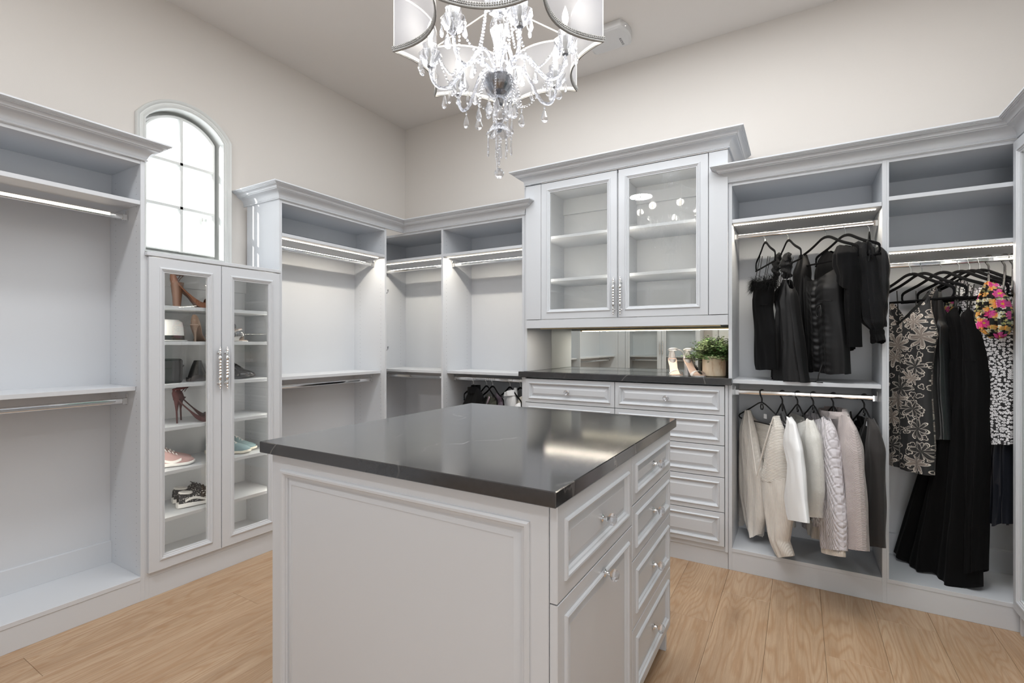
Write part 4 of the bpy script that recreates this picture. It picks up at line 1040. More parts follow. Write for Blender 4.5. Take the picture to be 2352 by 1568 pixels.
# ------------------------------------------------------------------ hangers
def mesh_hanger(kind):
    """local: rod centre at origin, +x along the hanger, z down; returns (hook mesh, body mesh)"""
    hk, bd = MB(), MB()
    H = []
    r = .0135
    for i in range(13):
        a = radians(215-i*215/12.); H.append((0, -r*cos(a)*1.0, .004+r*sin(a)))
    if kind == 'velvet':
        H += [(0, -.009, -.012), (0, -.002, -.022), (0, 0, -.030), (0, 0, -.056)]
        hk.tube(H, .0019, 8)
        S_ = [(-.205, -.152), (-.20, -.140), (-.17, -.125), (-.12, -.105), (-.075, -.082), (-.040, -.062), (-.018, -.054), (0, -.052), (.018, -.054), (.040, -.062), (.075, -.082), (.12, -.105), (.17, -.125), (.20, -.140), (.205, -.152)]
        P = [(x, 0, z) for x, z in smooth_path(S_, 2)]
        bd.tube(P, .0078, 8, sq=.42); 
        E_ = [(-.205, -.150), (-.206, -.170), (-.197, -.186), (-.18, -.190), (.18, -.190), (.197, -.186), (.206, -.170), (.205, -.150)]
        bd.tube([(x, 0, z) for x, z in smooth_path(E_, 3)], .0054, 7, sq=.7)
    else:
        H += [(0, -.010, -.014), (0, -.002, -.030), (0, 0, -.038), (0, 0, -.062)]
        hk.tube(H, .0042, 8)
        for sg in (1, -1):
            bd.tube([(x*sg, 0, z) for x, z in smooth_path([(0, -.058), (.03, -.066), (.10, -.104), (.18, -.144), (.205, -.158), (.211, -.170), (.200, -.178), (.18, -.180), (0, -.180)], 2)], .0042, 7)
            bd.tube([(.005*sg, 0, -.066), (.012*sg, 0, -.085), (.006*sg, 0, -.098), (-.006*sg, 0, -.100), (-.011*sg, 0, -.090)], .0034, 6)
    return build('hook', hk, MT['chrome'] if kind == 'velvet' else MT['black']), build('hanger_frame', bd, MT['velvet'] if kind == 'velvet' else MT['black'])
HM = {k: mesh_hanger(k) for k in ('velvet', 'plastic')}
def hanger(x, y, z, psi, kind, label, group, tilt=0.0):
    """psi: degrees the near end swings to +x; returns placement"""
    rz = radians(psi-90); T = thing('clothes_hanger', (x, y, z), label, 'hanger', group, rz)
    for me_, nm in zip(HM[kind], ('hook', 'hanger_frame')):
        o = bpy.data.objects.new(nm, me_); COL.objects.link(o); o.parent = T
    if nm == 'hook': pass
    return (x, y, z, rz)

# ------------------------------------------------------------------ cloth materials
def uvn(t): return t.n('ShaderNodeTexCoord').outputs['UV']
def cloth(name, col, rough=.8, sheen=.0, weave=900, ws=.15, alpha=None, spec=.3):
    t = NT(name); uv = uvn(t); h = t.noise(t.coord(vec=uv), weave, 2)
    sh = t.bsdf(col, rough, 0, t.bump(h, ws, .0005), Sheen_Weight=sheen, Specular_IOR_Level=spec)
    if alpha is not None:
        tp = t.n('ShaderNodeBsdfTransparent'); m = t.n('ShaderNodeMixShader'); m.inputs[0].default_value = alpha
        t.l(tp.outputs[0], m.inputs[1]); t.l(sh, m.inputs[2]); sh = m.outputs[0]
    return t.done(sh)
MT['c_black'] = cloth('black_crepe', (.0042, .0042, .0046), .85, .02, spec=.10)
MT['c_satin'] = cloth('black_satin', (.0055, .0055, .006), .50, .03, 300, .2, None, .25)
MT['c_jersey'] = cloth('black_jersey', (.0052, .0052, .0056), .9, .02, spec=.10)
MT['c_sheer'] = cloth('black_organza', (.009, .0092, .010), .8, .05, 600, .2, .9, .12)
MT['c_lace'] = cloth('black_lace', (.006, .006, .0065), .7, .05, 600, .2, .88, .2)
MT['c_feather'] = cloth('black_feather', (.006, .006, .006), .8, .0, spec=.1)
MT['c_navy'] = cloth('midnight_satin', (.005, .007, .013), .5, .08, 300, .3, None, .3)
MT['c_char'] = cloth('charcoal_wool', (.022, .0215, .021), .95, .1, 420, .6, None, .1)
MT['c_grey'] = cloth('dark_grey_wool', (.044, .041, .040), .95, .12, 420, .6, None, .1)
MT['c_olive'] = cloth('olive_knit', (.030, .032, .022), .9, .1, 500, .5)
MT['c_plum'] = cloth('plum_satin', (.045, .030, .045), .5, .15, 300, .2)
MT['c_mauve'] = cloth('mauve_satin', (.30, .22, .27), .45, .4, 300, .2)
MT['c_white'] = cloth('white_jersey', (.74, .75, .76), .8, .2, 800, .15)
MT['c_ivory'] = cloth('ivory_cotton', (.70, .66, .58), .8, .2, 500, .4)
MT['c_strap'] = cloth('black_strap', (.012, .012, .012), .6)
t = NT('black_leather'); uv = uvn(t)
MT['c_leather'] = t.done(t.bsdf((.012, .013, .014), .34, 0, t.bump(t.noise(t.coord(vec=uv, scale=(1, .6, 1)), 30, 5, .65), .5, .004), Specular_IOR_Level=.6))
def knit(name, col, kind):
    t = NT(name); uv = uvn(t); sx = t.n('ShaderNodeSeparateXYZ'); t.l(uv, sx.inputs[0]); X, Z = sx.outputs[0], sx.outputs[1]
    wob = t.math('MULTIPLY', t.math('SUBTRACT', t.noise(t.coord(vec=uv), 25, 2), .5), .5)
    if kind == 'ribh': h = t.math('SINE', t.math('ADD', t.math('MULTIPLY', Z, 760.0), wob)); st, ds = .45, .0022
    elif kind == 'ribv': h = t.math('SINE', t.math('ADD', t.math('MULTIPLY', X, 780.0), wob)); st, ds = .4, .002
    elif kind == 'cable':
        a = t.math('SINE', t.math('MULTIPLY', X, 210.0)); ph = t.math('MULTIPLY', t.math('SINE', t.math('MULTIPLY', Z, 150.0)), 1.0)
        b = t.math('SINE', t.math('ADD', t.math('MULTIPLY', X, 420.0), t.math('MULTIPLY', ph, 1.6)))
        c = t.math('ABSOLUTE', t.math('SINE', t.math('ADD', t.math('MULTIPLY', Z, 120.0), t.math('MULTIPLY', X, 160.0))))
        h = t.math('ADD', t.math('MULTIPLY', a, .5), t.math('ADD', t.math('MULTIPLY', b, .5), c)); st, ds = .75, .0045
    elif kind == 'waffle':
        h = t.math('MULTIPLY', t.math('SINE', t.math('MULTIPLY', X, 900.0)), t.math('SINE', t.math('MULTIPLY', Z, 900.0))); st, ds = .6, .002
    else: h = t.noise(t.coord(vec=uv), 160, 4, .7); st, ds = .7, .004
    f = t.math('ADD', t.math('MULTIPLY', t.noise(t.coord(vec=uv), 700, 2), .3), h)
    return t.done(t.bsdf(t.mix(t.noise(t.coord(vec=uv), 40, 3), (*col, 1), (*[c_*.86 for c_ in col], 1)), .9, 0, t.bump(f, st, ds), Sheen_Weight=.25))
MT['k_ribh'] = knit('cream_knit_across', (.76, .72, .66), 'ribh'); MT['k_ribv'] = knit('cream_knit_down', (.76, .72, .66), 'ribv')
MT['k_fluff'] = knit('fluffy_white_knit', (.74, .73, .69), 'fluff'); MT['k_cable'] = knit('lilac_white_cable_knit', (.66, .63, .66), 'cable')
MT['k_waffle'] = knit('taupe_knit', (.50, .44, .43), 'waffle')

def flower_layer(t, uv, scale, petals, size, seedv, rnd=.75):
    """returns (inside mask, edge mask, random value) of scattered flowers"""
    v = t.coord(vec=uv, scale=(scale, scale, 1), loc=(seedv, seedv*.7, 0))
    vo = t.n('ShaderNodeTexVoronoi', voronoi_dimensions='2D'); t.l(v, vo.inputs['Vector']); vo.inputs['Scale'].default_value = 1.0; vo.inputs['Randomness'].default_value = rnd
    sb = t.n('ShaderNodeVectorMath', operation='SUBTRACT'); t.l(v, sb.inputs[0]); t.l(vo.outputs['Position'], sb.inputs[1])
    s3 = t.n('ShaderNodeSeparateXYZ'); t.l(sb.outputs[0], s3.inputs[0]); sc3 = t.n('ShaderNodeSeparateColor'); t.l(vo.outputs['Color'], sc3.inputs[0])
    ang = t.math('ARCTAN2', s3.outputs[1], s3.outputs[0]); r = vo.outputs['Distance']; R = sc3.outputs[0]
    pet = t.math('ABSOLUTE', t.math('COSINE', t.math('ADD', t.math('MULTIPLY', ang, petals/2.), t.math('MULTIPLY', R, 6.3))))
    rad = t.math('MULTIPLY', t.math('ADD', .42, t.math('MULTIPLY', t.math('POWER', pet, .6), .58)), size)
    d = t.math('SUBTRACT', rad, r)
    return d, r, pet, R, sc3.outputs[1], ang
# black dress with beige outlined flowers
t = NT('beige_flower_print'); uv = uvn(t)
wv_ = t.n('ShaderNodeVectorMath', operation='ADD'); t.l(uv, wv_.inputs[0])
nz = t.noise(t.coord(vec=uv), 9, 2, .5, out=1); ns = t.n('ShaderNodeVectorMath', operation='SCALE'); t.l(nz, ns.inputs[0]); ns.inputs[3].default_value = .055; t.l(ns.outputs[0], wv_.inputs[1])
W2 = wv_.outputs[0]
def ab(x, e): return t.math('LESS_THAN', t.math('ABSOLUTE', x), e)
d, r, pet, R, R2, ang = flower_layer(t, W2, 9.5, 7, .50, 1.3, .65)
d = t.math('SUBTRACT', t.math('MULTIPLY', t.math('ADD', .20, t.math('MULTIPLY', t.math('POWER', pet, 1.1), .80)), t.math('ADD', .42, t.math('MULTIPLY', R, .16))), r)
inside = t.math('GREATER_THAN', d, 0.0)
edge = ab(d, .026); inner = ab(t.math('SUBTRACT', d, .09), .012)
rays = t.math('MULTIPLY', inside, t.math('GREATER_THAN', t.math('SINE', t.math('MULTIPLY', ang, 26.0)), .62))
fillm = t.math('MULTIPLY', inside, t.math('GREATER_THAN', R2, .35))
d2, r2, p2, Rb, Rb2, a2_ = flower_layer(t, W2, 24, 3, .34, 4.1, .9)
leafm = t.math('MULTIPLY', ab(d2, .045), t.math('LESS_THAN', d, -.04))
cc = t.mix(leafm, (.010, .010, .011, 1), (.48, .43, .38, 1)); cc = t.mix(fillm, cc, (.235, .195, .17, 1))
cc = t.mix(t.math('MULTIPLY', rays, .8), cc, (.05, .045, .04, 1))
cc = t.mix(t.math('MAXIMUM', edge, t.math('MULTIPLY', inner, inside)), cc, (.60, .55, .49, 1))
MT['p_beige'] = t.done(t.bsdf(cc, .7, 0, Sheen_Weight=.1))
# bright floral
t = NT('bright_flower_print'); uv = uvn(t); wv_ = t.n('ShaderNodeVectorMath', operation='ADD'); t.l(uv, wv_.inputs[0]); nz = t.noise(t.coord(vec=uv), 40, 2, .5, out=1); ns = t.n('ShaderNodeVectorMath', operation='SCALE'); t.l(nz, ns.inputs[0]); ns.inputs[3].default_value = .012; t.l(ns.outputs[0], wv_.inputs[1]); uv = wv_.outputs[0]; cc = (.012, .011, .010, 1)
for scl, pt, sz, sd, colr, col2 in ((66, 5, .42, 7.7, (.34, .36, .12), (.45, .42, .22)), (48, 6, .44, 2.2, (.74, .68, .55), (.80, .78, .62)), (34, 5, .44, 5.5, (.76, .30, .05), (.85, .50, .18)), (21, 9, .42, 9.1, (.72, .03, .26), (.80, .10, .38))):
    d, r, pet, R, R2, ang = flower_layer(t, uv, scl, pt, sz, sd, .9)
    m1 = t.math('MULTIPLY', t.math('GREATER_THAN', d, 0.0), t.math('GREATER_THAN', R2, .40))
    cc = t.mix(m1, cc, t.mix(pet, (*colr, 1), (*col2, 1)))
    cc = t.mix(t.math('MULTIPLY', m1, t.math('LESS_THAN', r, .09)), cc, (.75, .50, .06, 1))
MT['p_bright'] = t.done(t.bsdf(cc, .7))
t = NT('ditsy_flower_print'); uv = uvn(t); cc = (.014, .014, .016, 1)
for scl, sd in ((92, 3.3),):
    d, r, pet, R, R2, ang = flower_layer(t, uv, scl, 5, .50, sd, .8)
    m1 = t.math('MULTIPLY', t.math('GREATER_THAN', d, 0.0), t.math('GREATER_THAN', r, .10))
    cc = t.mix(m1, cc, (.78, .78, .80, 1))
MT['p_ditsy'] = t.done(t.bsdf(cc, .75))

# ------------------------------------------------------------------ garment builders
def cubic(tab, z):
    """tab: [(z, ...)] decreasing z"""
    if z >= tab[0][0]: return tab[0][1:]
    for p, q in zip(tab, tab[1:]):
        if z >= q[0]:
            u = (p[0]-z)/(p[0]-q[0]); u = u*u*(3-2*u); return [a+(b-a)*u for a, b in zip(p[1:], q[1:])]
    return tab[-1][1:]
def torso(prof, ztf, ztb, folds=(.006, 5, 1.5), hem=.006, seed=1, ruche=0, rows=44, cols=40, twist=0, sag=0, zhem=None):
    """two-sided garment tube; local hanger frame, front towards -y. prof [(z, halfwidth, halfdepth[, cx])]"""
    rg = random.Random(seed); ph = [rg.uniform(0, 6.3) for _ in range(8)]; m = MB()
    zt0 = prof[0][0]; zb0 = prof[-1][0]; A, n, gp = folds
    for side in (-1, 1):
        R, UV = [], []
        for i in range(rows+1):
            v = i/rows; row, uvr = [], []
            for j in range(cols+1):
                u = -1+2*j/cols; u = sin(u*pi/2)*.55+u*.45
                zt = (ztf if side < 0 else ztb)(u); zb = zb0+hem*sin(2.3*u*n/2+ph[0])+(zhem(u) if zhem else 0)
                z = zt+(zb-zt)*v; pr_ = cubic(prof, z); w_, d_ = pr_[0], pr_[1]; cx_ = pr_[2] if len(pr_) > 2 else 0
                g = min(max((zt0-z)/(zt0-zb0), 0), 1); e = sqrt(max(1-u*u, 0))
                fo_ = A*(g**gp+.12)*(sin(n*pi*u+ph[1]+side)+.5*sin(n*1.9*pi*u+ph[2]+3*g)+.35*sin(n*.6*u*pi+ph[3]+5*g))
                if ruche: fo_ += ruche*math.exp(-(u/.30)**2)*sin(z*170+3*abs(u)*4+ph[4])*.6+ruche*.5*math.exp(-(u/.6)**2)*sin(z*95-abs(u)*9+ph[5])
                fo_ += .0035*sin(z*22+u*3+ph[6])*sin(u*5+ph[7])
                y = side*(d_*e**.85+fo_*e**.5)+sag*g*g
                row.append((cx_+w_*u*(1+.012*sin(z*30+ph[5])), y, z)); uvr.append((w_*u+side*.5, z))
            R.append(row); UV.append(uvr)
        m.grid(R, uvs=UV)
    return m
def sleeve(P, rad, flat=.55, n=16, rows=26, wr=.004, seed=2, cuff=None, uvoff=0.0):
    rg = random.Random(seed); ph = [rg.uniform(0, 6.3) for _ in range(5)]; P = smooth_path(P, 6); P = [Vector(p) for p in P]
    m = MB(); L = [0]
    for a, b in zip(P, P[1:]): L.append(L[-1]+(b-a).length)
    R, UV = [], []
    for i in range(rows+1):
        s_ = L[-1]*i/rows; k = 0
        while k < len(L)-2 and L[k+1] < s_: k += 1
        u = (s_-L[k])/max(L[k+1]-L[k], 1e-9); p = P[k].lerp(P[k+1], u); tg = (P[k+1]-P[k]).normalized()
        a = i/rows; r_ = itp([(q, w_) for q, w_ in rad], a)[0]
        sx = Vector((1, 0, 0)) if abs(tg.x) < .95 else Vector((0, 0, 1)); sx = (sx-tg*sx.dot(tg)).normalized(); sy = tg.cross(sx)
        row, uvr = [], []
        for j in range(n+1):
            th_ = 2*pi*j/n; q = r_+wr*(sin(3*th_+ph[0]+a*4)*.8+sin(a*26+2*th_+ph[1])*.7)*(.4+a)
            row.append(tuple(p+sx*(q*cos(th_))+sy*(q*flat*sin(th_)))); uvr.append((th_*r_*.8+uvoff, -s_))
        R.append(row); UV.append(uvr)
    m.grid(R, uvs=UV); return m
def gthing(pl, name, label, cat, group=None, dz=0): return thing(name, pl[:3], label, cat, group, pl[3])
def gp(T, nm, mb, mat, **k): return obj(nm, mb, MT[mat] if isinstance(mat, str) else mat, T, local=True, smooth=60, **k)
shoulder = lambda top, end, w_=1.0: (lambda u: top-(top-end)*min(abs(u)*w_, 1)**1.3)
def neck(top, end, nw, depth, pw=2.0):
    """shoulder line with a neck opening nw wide (fraction) and depth deep"""
    def f(u):
        a = abs(u); base = top-(top-end)*a**1.25
        return base-depth*(1-(a/nw)**pw) if a < nw else base
    return f
def strap(T, pts, r=.003, nm='strap', mat='c_strap'): return gp(T, nm, MB().tube(pts, r, 6, sq=.45), mat)

YU, YL = 3.22, 3.25; ZU, ZL = 1.966, 1.028
GU = 'velvet hangers with chrome hooks on the upper rod'
def hx(x, Y):
    r = (x-1176)/1115.; c_, s_ = cos(TH), sin(TH); return Y*(r*c_-s_)/(r*s_+c_)
# ---- silhouettes measured on the photograph and laid into each hanger's own vertical plane
def lp(pl, x, y, off=0.0, psi=None):
    """photo pixel -> (x, z) in the hanger plane moved off metres to the front"""
    c_, s_ = cos(TH), sin(TH); r = (x-1176)/1115.; d = Vector((r*c_-s_, r*s_+c_, -(y-789)/1115.))
    rz = pl[3]; ex = Vector((cos(rz), sin(rz), 0)); n = Vector((sin(rz), -cos(rz), 0)); h = Vector(pl[:3])
    t_ = (h-Vector((0, 0, 1.32))).dot(n)+off; t_ /= d.dot(n); p = Vector((0, 0, 1.32))+d*t_-h
    return p.dot(ex), p.z
def poly(pts):
    pts = sorted(pts)
    def f(x):
        if x <= pts[0][0]: return pts[0][1]
        for a, b in zip(pts, pts[1:]):
            if x <= b[0]: return a[1]+(b[1]-a[1])*(x-a[0])/max(b[0]-a[0], 1e-6)
        return pts[-1][1]
    return f
def lobe(pl, left, right, top, hem, depth=.04, off=0.0, topb=None, folds=(.004, 3, 1), seed=1, ruche=0, rows=50, cols=36, uvo=0.0, open_=False, dprof=None):
    L = poly([(z, x) for x, z in [lp(pl, *p, off) for p in left]]); R_ = poly([(z, x) for x, z in [lp(pl, *p, off) for p in right]])
    sw = (lambda pts: [lp(pl, *p, off) for p in pts])
    TF, HM_ = poly(sw(top)), poly(sw(hem)); TB = poly(sw(topb)) if topb else TF
    rg = random.Random(seed); ph = [rg.uniform(0, 6.3) for _ in range(8)]; m = MB(); A, n, gp_ = folds
    zz = [z for x, z in sw(top)+sw(hem)]; zmax, zmin = max(zz), min(zz)
    for side in (-1, 1):
        R, UV = [], []
        for i in range(rows+1):
            v = i/rows; row, uvr = [], []
            for j in range(cols+1):
                u = -1+2*j/cols; u = sin(u*pi/2)*.5+u*.5; T_ = TF if side < 0 else TB
                zt = T_((L(zmax)+R_(zmax))/2); 
                for q in range(4): xt = (L(zt)+R_(zt))/2+(R_(zt)-L(zt))/2*u; zt = T_(xt)
                zb = HM_((L(zmin)+R_(zmin))/2)
                for q in range(4): xb = (L(zb)+R_(zb))/2+(R_(zb)-L(zb))/2*u; zb = HM_(xb)
                z = zt+(zb-zt)*v; w_ = (R_(z)-L(z))/2; cx_ = (R_(z)+L(z))/2; e = sqrt(max(1-u*u, 0))
                g = min(max((zmax-z)/max(zmax-zmin, 1e-3), 0), 1); d_ = depth*(itp(dprof, g)[0] if dprof else (.35+.65*min(g*5, 1)))
                k_ = 2*abs(w_)/.3
                fo_ = A*(g**gp_+.15)*(sin(n*pi*u+ph[1]+side)+.5*sin(n*2.1*pi*u+ph[2]+3*g)+.4*sin(n*.7*u*pi+ph[3]+5*g))
                if ruche:
                    kk = math.exp(-(u/.42)**2); zr = z+.010*sin(u*7+ph[0])-.05*abs(u)
                    fo_ += ruche*kk*(sin(zr*105+2.2*sin(zr*31)+ph[4])+.6*sin(zr*190+u*5+ph[2]))*.75-ruche*1.2*math.exp(-(u/.07)**2)
                fo_ += .003*sin(z*21+u*3+ph[6])*sin(u*5+ph[7])
                row.append((cx_+w_*u, side*(d_*e**.8+fo_*e**.5)-off, z)); uvr.append((cx_+w_*u+side*.5+uvo, z))
            R.append(row); UV.append(uvr)
        m.grid(R, uvs=UV)
    return m
PU = []
for x, ps, lb in ((1757, 17, 'black velvet hanger under the feather-trimmed dress'), (1810, 18, 'black velvet hanger holding the lace-strap slip dress'), (1897, 40, 'black velvet hanger holding the ruched satin dress'), (1942, 40, 'black velvet hanger behind the ruched dress, holding a wrap top'), (1997, -8, 'black velvet hanger nearest the divider, under the organza blouse')):
    PU.append(hanger(hx(x, YU), YU, ZU, ps, 'velvet', lb, GU))

# 1 feather bust dress
pl = PU[0][:3]+(PU[0][3]+radians(10),)
T = gthing(pl, 'strapless_dress', 'short black bodycon dress with fluffy feather bust', 'dress')
gp(T, 'dress_body', lobe(pl, [(1734, 640), (1733, 672), (1735, 712), (1737, 760), (1738, 835), (1741, 850)], [(1778, 640), (1777, 655), (1770, 705), (1772, 725), (1778, 765), (1779, 800), (1781, 850)], [(1733, 650), (1778, 640)], [(1738, 848), (1760, 850), (1782, 848)], .036, 0, folds=(.0015, 2, 1), seed=3), 'c_black')
gp(T, 'waist_seam', MB().tube([(x, -.034+abs(x)*.05, -.42) for x in (-.10, -.05, 0, .05, .10)], .0015, 5), 'c_black')
for xa, xb in ((1746, 1742), (1751, 1750), (1764, 1763), (1769, 1767)):
    a, b = lp(pl, xa, 588), lp(pl, xb, 645); strap(T, [(a[0], 0, a[1]), (b[0], -.02, b[1])], .0035)
rf = random.Random(4); m_ = MB(); c1, c2 = lp(pl, 1731, 648), lp(pl, 1779, 640); cxx = (c1[0]+c2[0])/2; hw = (c2[0]-c1[0])*.40; cz = (c1[1]+c2[1])/2
for i in range(2600):
    a = rf.uniform(0, 2*pi); p = Vector((cxx+hw*cos(a), .042*sin(a), cz+rf.uniform(-.045, .015)))
    d0 = Vector((cos(a)*.6+rf.gauss(0, .5), sin(a)+rf.gauss(0, .5), rf.uniform(-1.0, .8))).normalized(); Lf = rf.uniform(.02, .058); sd = d0.cross(Vector((0, 0, 1))).normalized()*.0008
    q = p+d0*Lf*.5+Vector((0, 0, -.002)); e = p+d0*Lf+Vector((0, 0, -Lf*.35)); b = len(m_.v)
    m_.v += [tuple(p+sd), tuple(p-sd), tuple(q-sd), tuple(q+sd), tuple(e)]; m_.f += [(b, b+1, b+2, b+3), (b+3, b+2, b+4)]; m_.m += [0, 0]
o = gp(T, 'feather_trim', m_, 'c_feather'); o['kind'] = 'stuff'
# 2 slip dress with lace
pl = PU[1][:3]+(PU[1][3]+radians(16),)
T = gthing(pl, 'slip_dress', 'black satin flared slip dress with lace cap sleeves', 'dress')
gp(T, 'dress_body', lobe(pl, [(1803, 640), (1800, 655), (1788, 668), (1788, 690), (1795, 712), (1792, 760), (1788, 820), (1784, 862)], [(1814, 640), (1815, 652), (1823, 672), (1828, 720), (1838, 790), (1845, 850), (1850, 880)], [(1788, 668), (1797, 662), (1803, 642), (1812, 642), (1816, 660), (1823, 672)], [(1784, 862), (1787, 872), (1800, 877), (1818, 878), (1835, 874), (1850, 879)], .055, .01, folds=(.016, 3, 1), seed=5), 'c_satin')
gp(T, 'underskirt', lobe(pl, [(1797, 700), (1790, 760), (1782, 850)], [(1825, 700), (1836, 800), (1846, 868)], [(1797, 700), (1825, 700)], [(1781, 850), (1784, 866), (1846, 870)], .05, -.02, folds=(.010, 3, 1), seed=6, rows=30), 'c_sheer')
for xa, xb in ((1798, 1800), (1803, 1807), (1815, 1812), (1822, 1820)):
    a, b = lp(pl, xa, 590), lp(pl, xb, 655); strap(T, [(a[0], 0, a[1]), (b[0], -.02, b[1])], .0032)
for xs, w_ in (((1796, 1790, 1787, 1789), .6), ((1818, 1811, 1813, 1810), 1)):
    P = [(*lp(pl, x, y), ) for x, y in zip(xs, (582, 598, 622, 640))]
    gp(T, 'lace_sleeve', sleeve([(x, -.012, z) for x, z in P], [(0, .014), (.4, .032*w_+.006), (.8, .026*w_), (1, .010)], .7, 16, 22, .011, 6), 'c_lace')
# 3 ruched satin dress
pl = PU[2]
T = gthing(pl, 'ruched_dress', 'short black satin dress with ruched tie front and long sleeves', 'dress')
gp(T, 'dress_body', lobe(pl, [(1846, 615), (1847, 640), (1850, 665), (1853, 700), (1855, 730), (1857, 780), (1859, 830), (1861, 853)], [(1929, 605), (1932, 632), (1934, 662), (1934, 692), (1940, 740), (1946, 800), (1948, 858)], [(1846, 630), (1858, 643), (1872, 646), (1885, 642), (1900, 634), (1915, 622), (1929, 612)], [(1860, 853), (1880, 855), (1896, 851), (1905, 856), (1925, 860), (1948, 858)], .055, .012, folds=(.005, 3, 1), seed=12, ruche=.0042, rows=110, cols=64), 'c_satin')
def spts(pts, off): return [(*lp(pl, x, y, off), off) for x, y in pts]
gp(T, 'waist_seam', MB().tube([(x, -o_-.066+.05*abs(x), z) for x, z, o_ in spts([(1905, 693), (1918, 690), (1933, 691)], .012)], .0022, 5), 'c_satin')
gp(T, 'sleeve', lobe(pl, [(1838, 590), (1828, 625), (1829, 680), (1835, 740), (1843, 806)], [(1852, 585), (1858, 612), (1853, 660), (1855, 740), (1858, 806)], [(1838, 592), (1845, 584), (1852, 585)], [(1843, 804), (1858, 807)], .045, -.01, folds=(.004, 2, .6), seed=21), 'c_satin')
gp(T, 'shoulder', lobe(pl, [(1926, 566), (1922, 590), (1919, 612), (1931, 634)], [(1950, 562), (1963, 580), (1968, 610), (1969, 640)], [(1926, 567), (1935, 562), (1950, 564), (1960, 572)], [(1919, 614), (1931, 634), (1945, 655), (1969, 668)], .05, .02, folds=(.004, 2, .4), seed=22), 'c_jersey')
gp(T, 'sleeve', lobe(pl, [(1935, 618), (1945, 650), (1950, 700), (1956, 760), (1957, 796)], [(1968, 618), (1970, 660), (1970, 740), (1970, 796)], [(1935, 618), (1968, 616)], [(1956, 795), (1970, 797)], .038, .02, folds=(.004, 2, .4), seed=23), 'c_jersey')
0 and gp(T, 'neck_gathers', MB().tube([(x, -.068, z) for x, z, o_ in spts([(1848, 634), (1860, 648), (1875, 651), (1888, 646), (1903, 637), (1925, 618)], .012)], .0045, 6), 'c_satin')
c0 = lp(pl, 1885, 701, .075)
for q in (1, -1):
    gp(T, 'tie_bow', MB().tube(smooth_path([(c0[0], -.076, c0[1]), (c0[0]+.012*q, -.086, c0[1]-.010), (c0[0]+.019*q, -.086, c0[1]-.045), (c0[0]+.008*q, -.082, c0[1]-.062), (c0[0], -.078, c0[1]-.01)], 4), .0026, 6), 'c_strap')
a, b = lp(pl, 1884, 838, .08), lp(pl, 1880, 872, .1)
gp(T, 'tie_cord', MB().tube(smooth_path([(a[0], -.07, a[1]), (a[0]-.004, -.085, a[1]-.05), (a[0]-.012, -.088, -.848), (a[0]-.05, -.092, -.8548), (a[0]-.09, -.10, -.8548), (a[0]-.04, -.11, -.8548), (a[0]+.04, -.10, -.8548)], 4), .0026, 6), 'c_strap')
# 4 wrap top
pl = PU[3]
T = gthing(pl, 'wrap_top', 'black lace-back wrap top behind the ruched dress', 'top')
gp(T, 'top_body', lobe(pl, [(1893, 578), (1880, 600), (1876, 640), (1884, 700), (1890, 760)], [(1958, 580), (1964, 640), (1975, 700), (1976, 757)], [(1880, 600), (1893, 580), (1905, 575), (1920, 582), (1940, 577), (1958, 580)], [(1890, 760), (1946, 758), (1976, 756)], .04, -.01, folds=(.006, 3, 1), seed=31), 'c_jersey')
gp(T, 'wrap_panel', lobe(pl, [(1945, 700), (1948, 760), (1949, 806)], [(1972, 700), (1960, 760), (1953, 800)], [(1945, 700), (1972, 700)], [(1949, 806), (1954, 798)], .03, .0, folds=(.004, 2, 1), seed=33, rows=20), 'c_black')
for sg in (1, -1): gp(T, 'sleeve', sleeve([(.16*sg, .02, -.165), (.19*sg, .02, -.22), (.195*sg, .02, -.36), (.19*sg, .02, -.56)], [(0, .03), (.15, .045), (.4, .042), (1, .034)], .5, 14, 22, .004, 40+sg), 'c_lace')
# 5 organza blouse
pl = PU[4]
T = gthing(pl, 'organza_blouse', 'sheer dark blouse with full balloon sleeves and smocked cuffs', 'blouse')
pz = pl[:3]+(radians(-62),)
def worldpts(pts, off=0.0):
    out = []
    for x, y in pts:
        a, z = lp(pl5, x, y, off); out.append((a, -off, z))
    return out
T.rotation_euler = (0, 0, radians(48-90)); pl5 = pl[:3]+(radians(48-90),)
pl5 = (pl[0]-.03, pl[1]-.11, pl[2], radians(48-90)); T.location = pl5[:3]
gp(T, 'blouse_body', lobe(pl5, [(1956, 560), (1960, 640), (1966, 720)], [(2006, 560), (2018, 640), (2022, 730)], [(1956, 562), (1975, 556), (1995, 560), (2006, 568)], [(1966, 722), (2022, 735)], .03, -.04, folds=(.006, 3, 1), seed=51), 'c_jersey')
gp(T, 'sleeve', lobe(pl5, [(1962, 560), (1968, 600), (1971, 650), (1972, 700), (1976, 735), (2000, 757)], [(1998, 560), (2012, 600), (2020, 650), (2028, 700), (2030, 740), (2026, 756)], [(1962, 562), (1978, 553), (1998, 562)], [(1985, 748), (2000, 757), (2027, 756)], .048, .0, folds=(.006, 3, .6), seed=60, dprof=[(0, .4), (.25, .8), (.7, 1), (.92, .8), (1, .4)]), 'c_sheer')
gp(T, 'cuff', lobe(pl5, [(2001, 750), (2004, 770), (2004, 786)], [(2026, 750), (2025, 768), (2030, 782)], [(2001, 752), (2026, 752)], [(2003, 786), (2016, 790), (2031, 780)], .030, .0, folds=(.005, 7, .1), seed=61, rows=16), 'c_jersey')
gp(T, 'neck_bow', MB().tube([(x, -.03, z) for x, z in [lp(pl5, *q) for q in ((2000, 555), (2010, 560), (2015, 575), (2014, 590), (2008, 575), (2004, 600))]], .006, 6, sq=.4), 'c_satin')

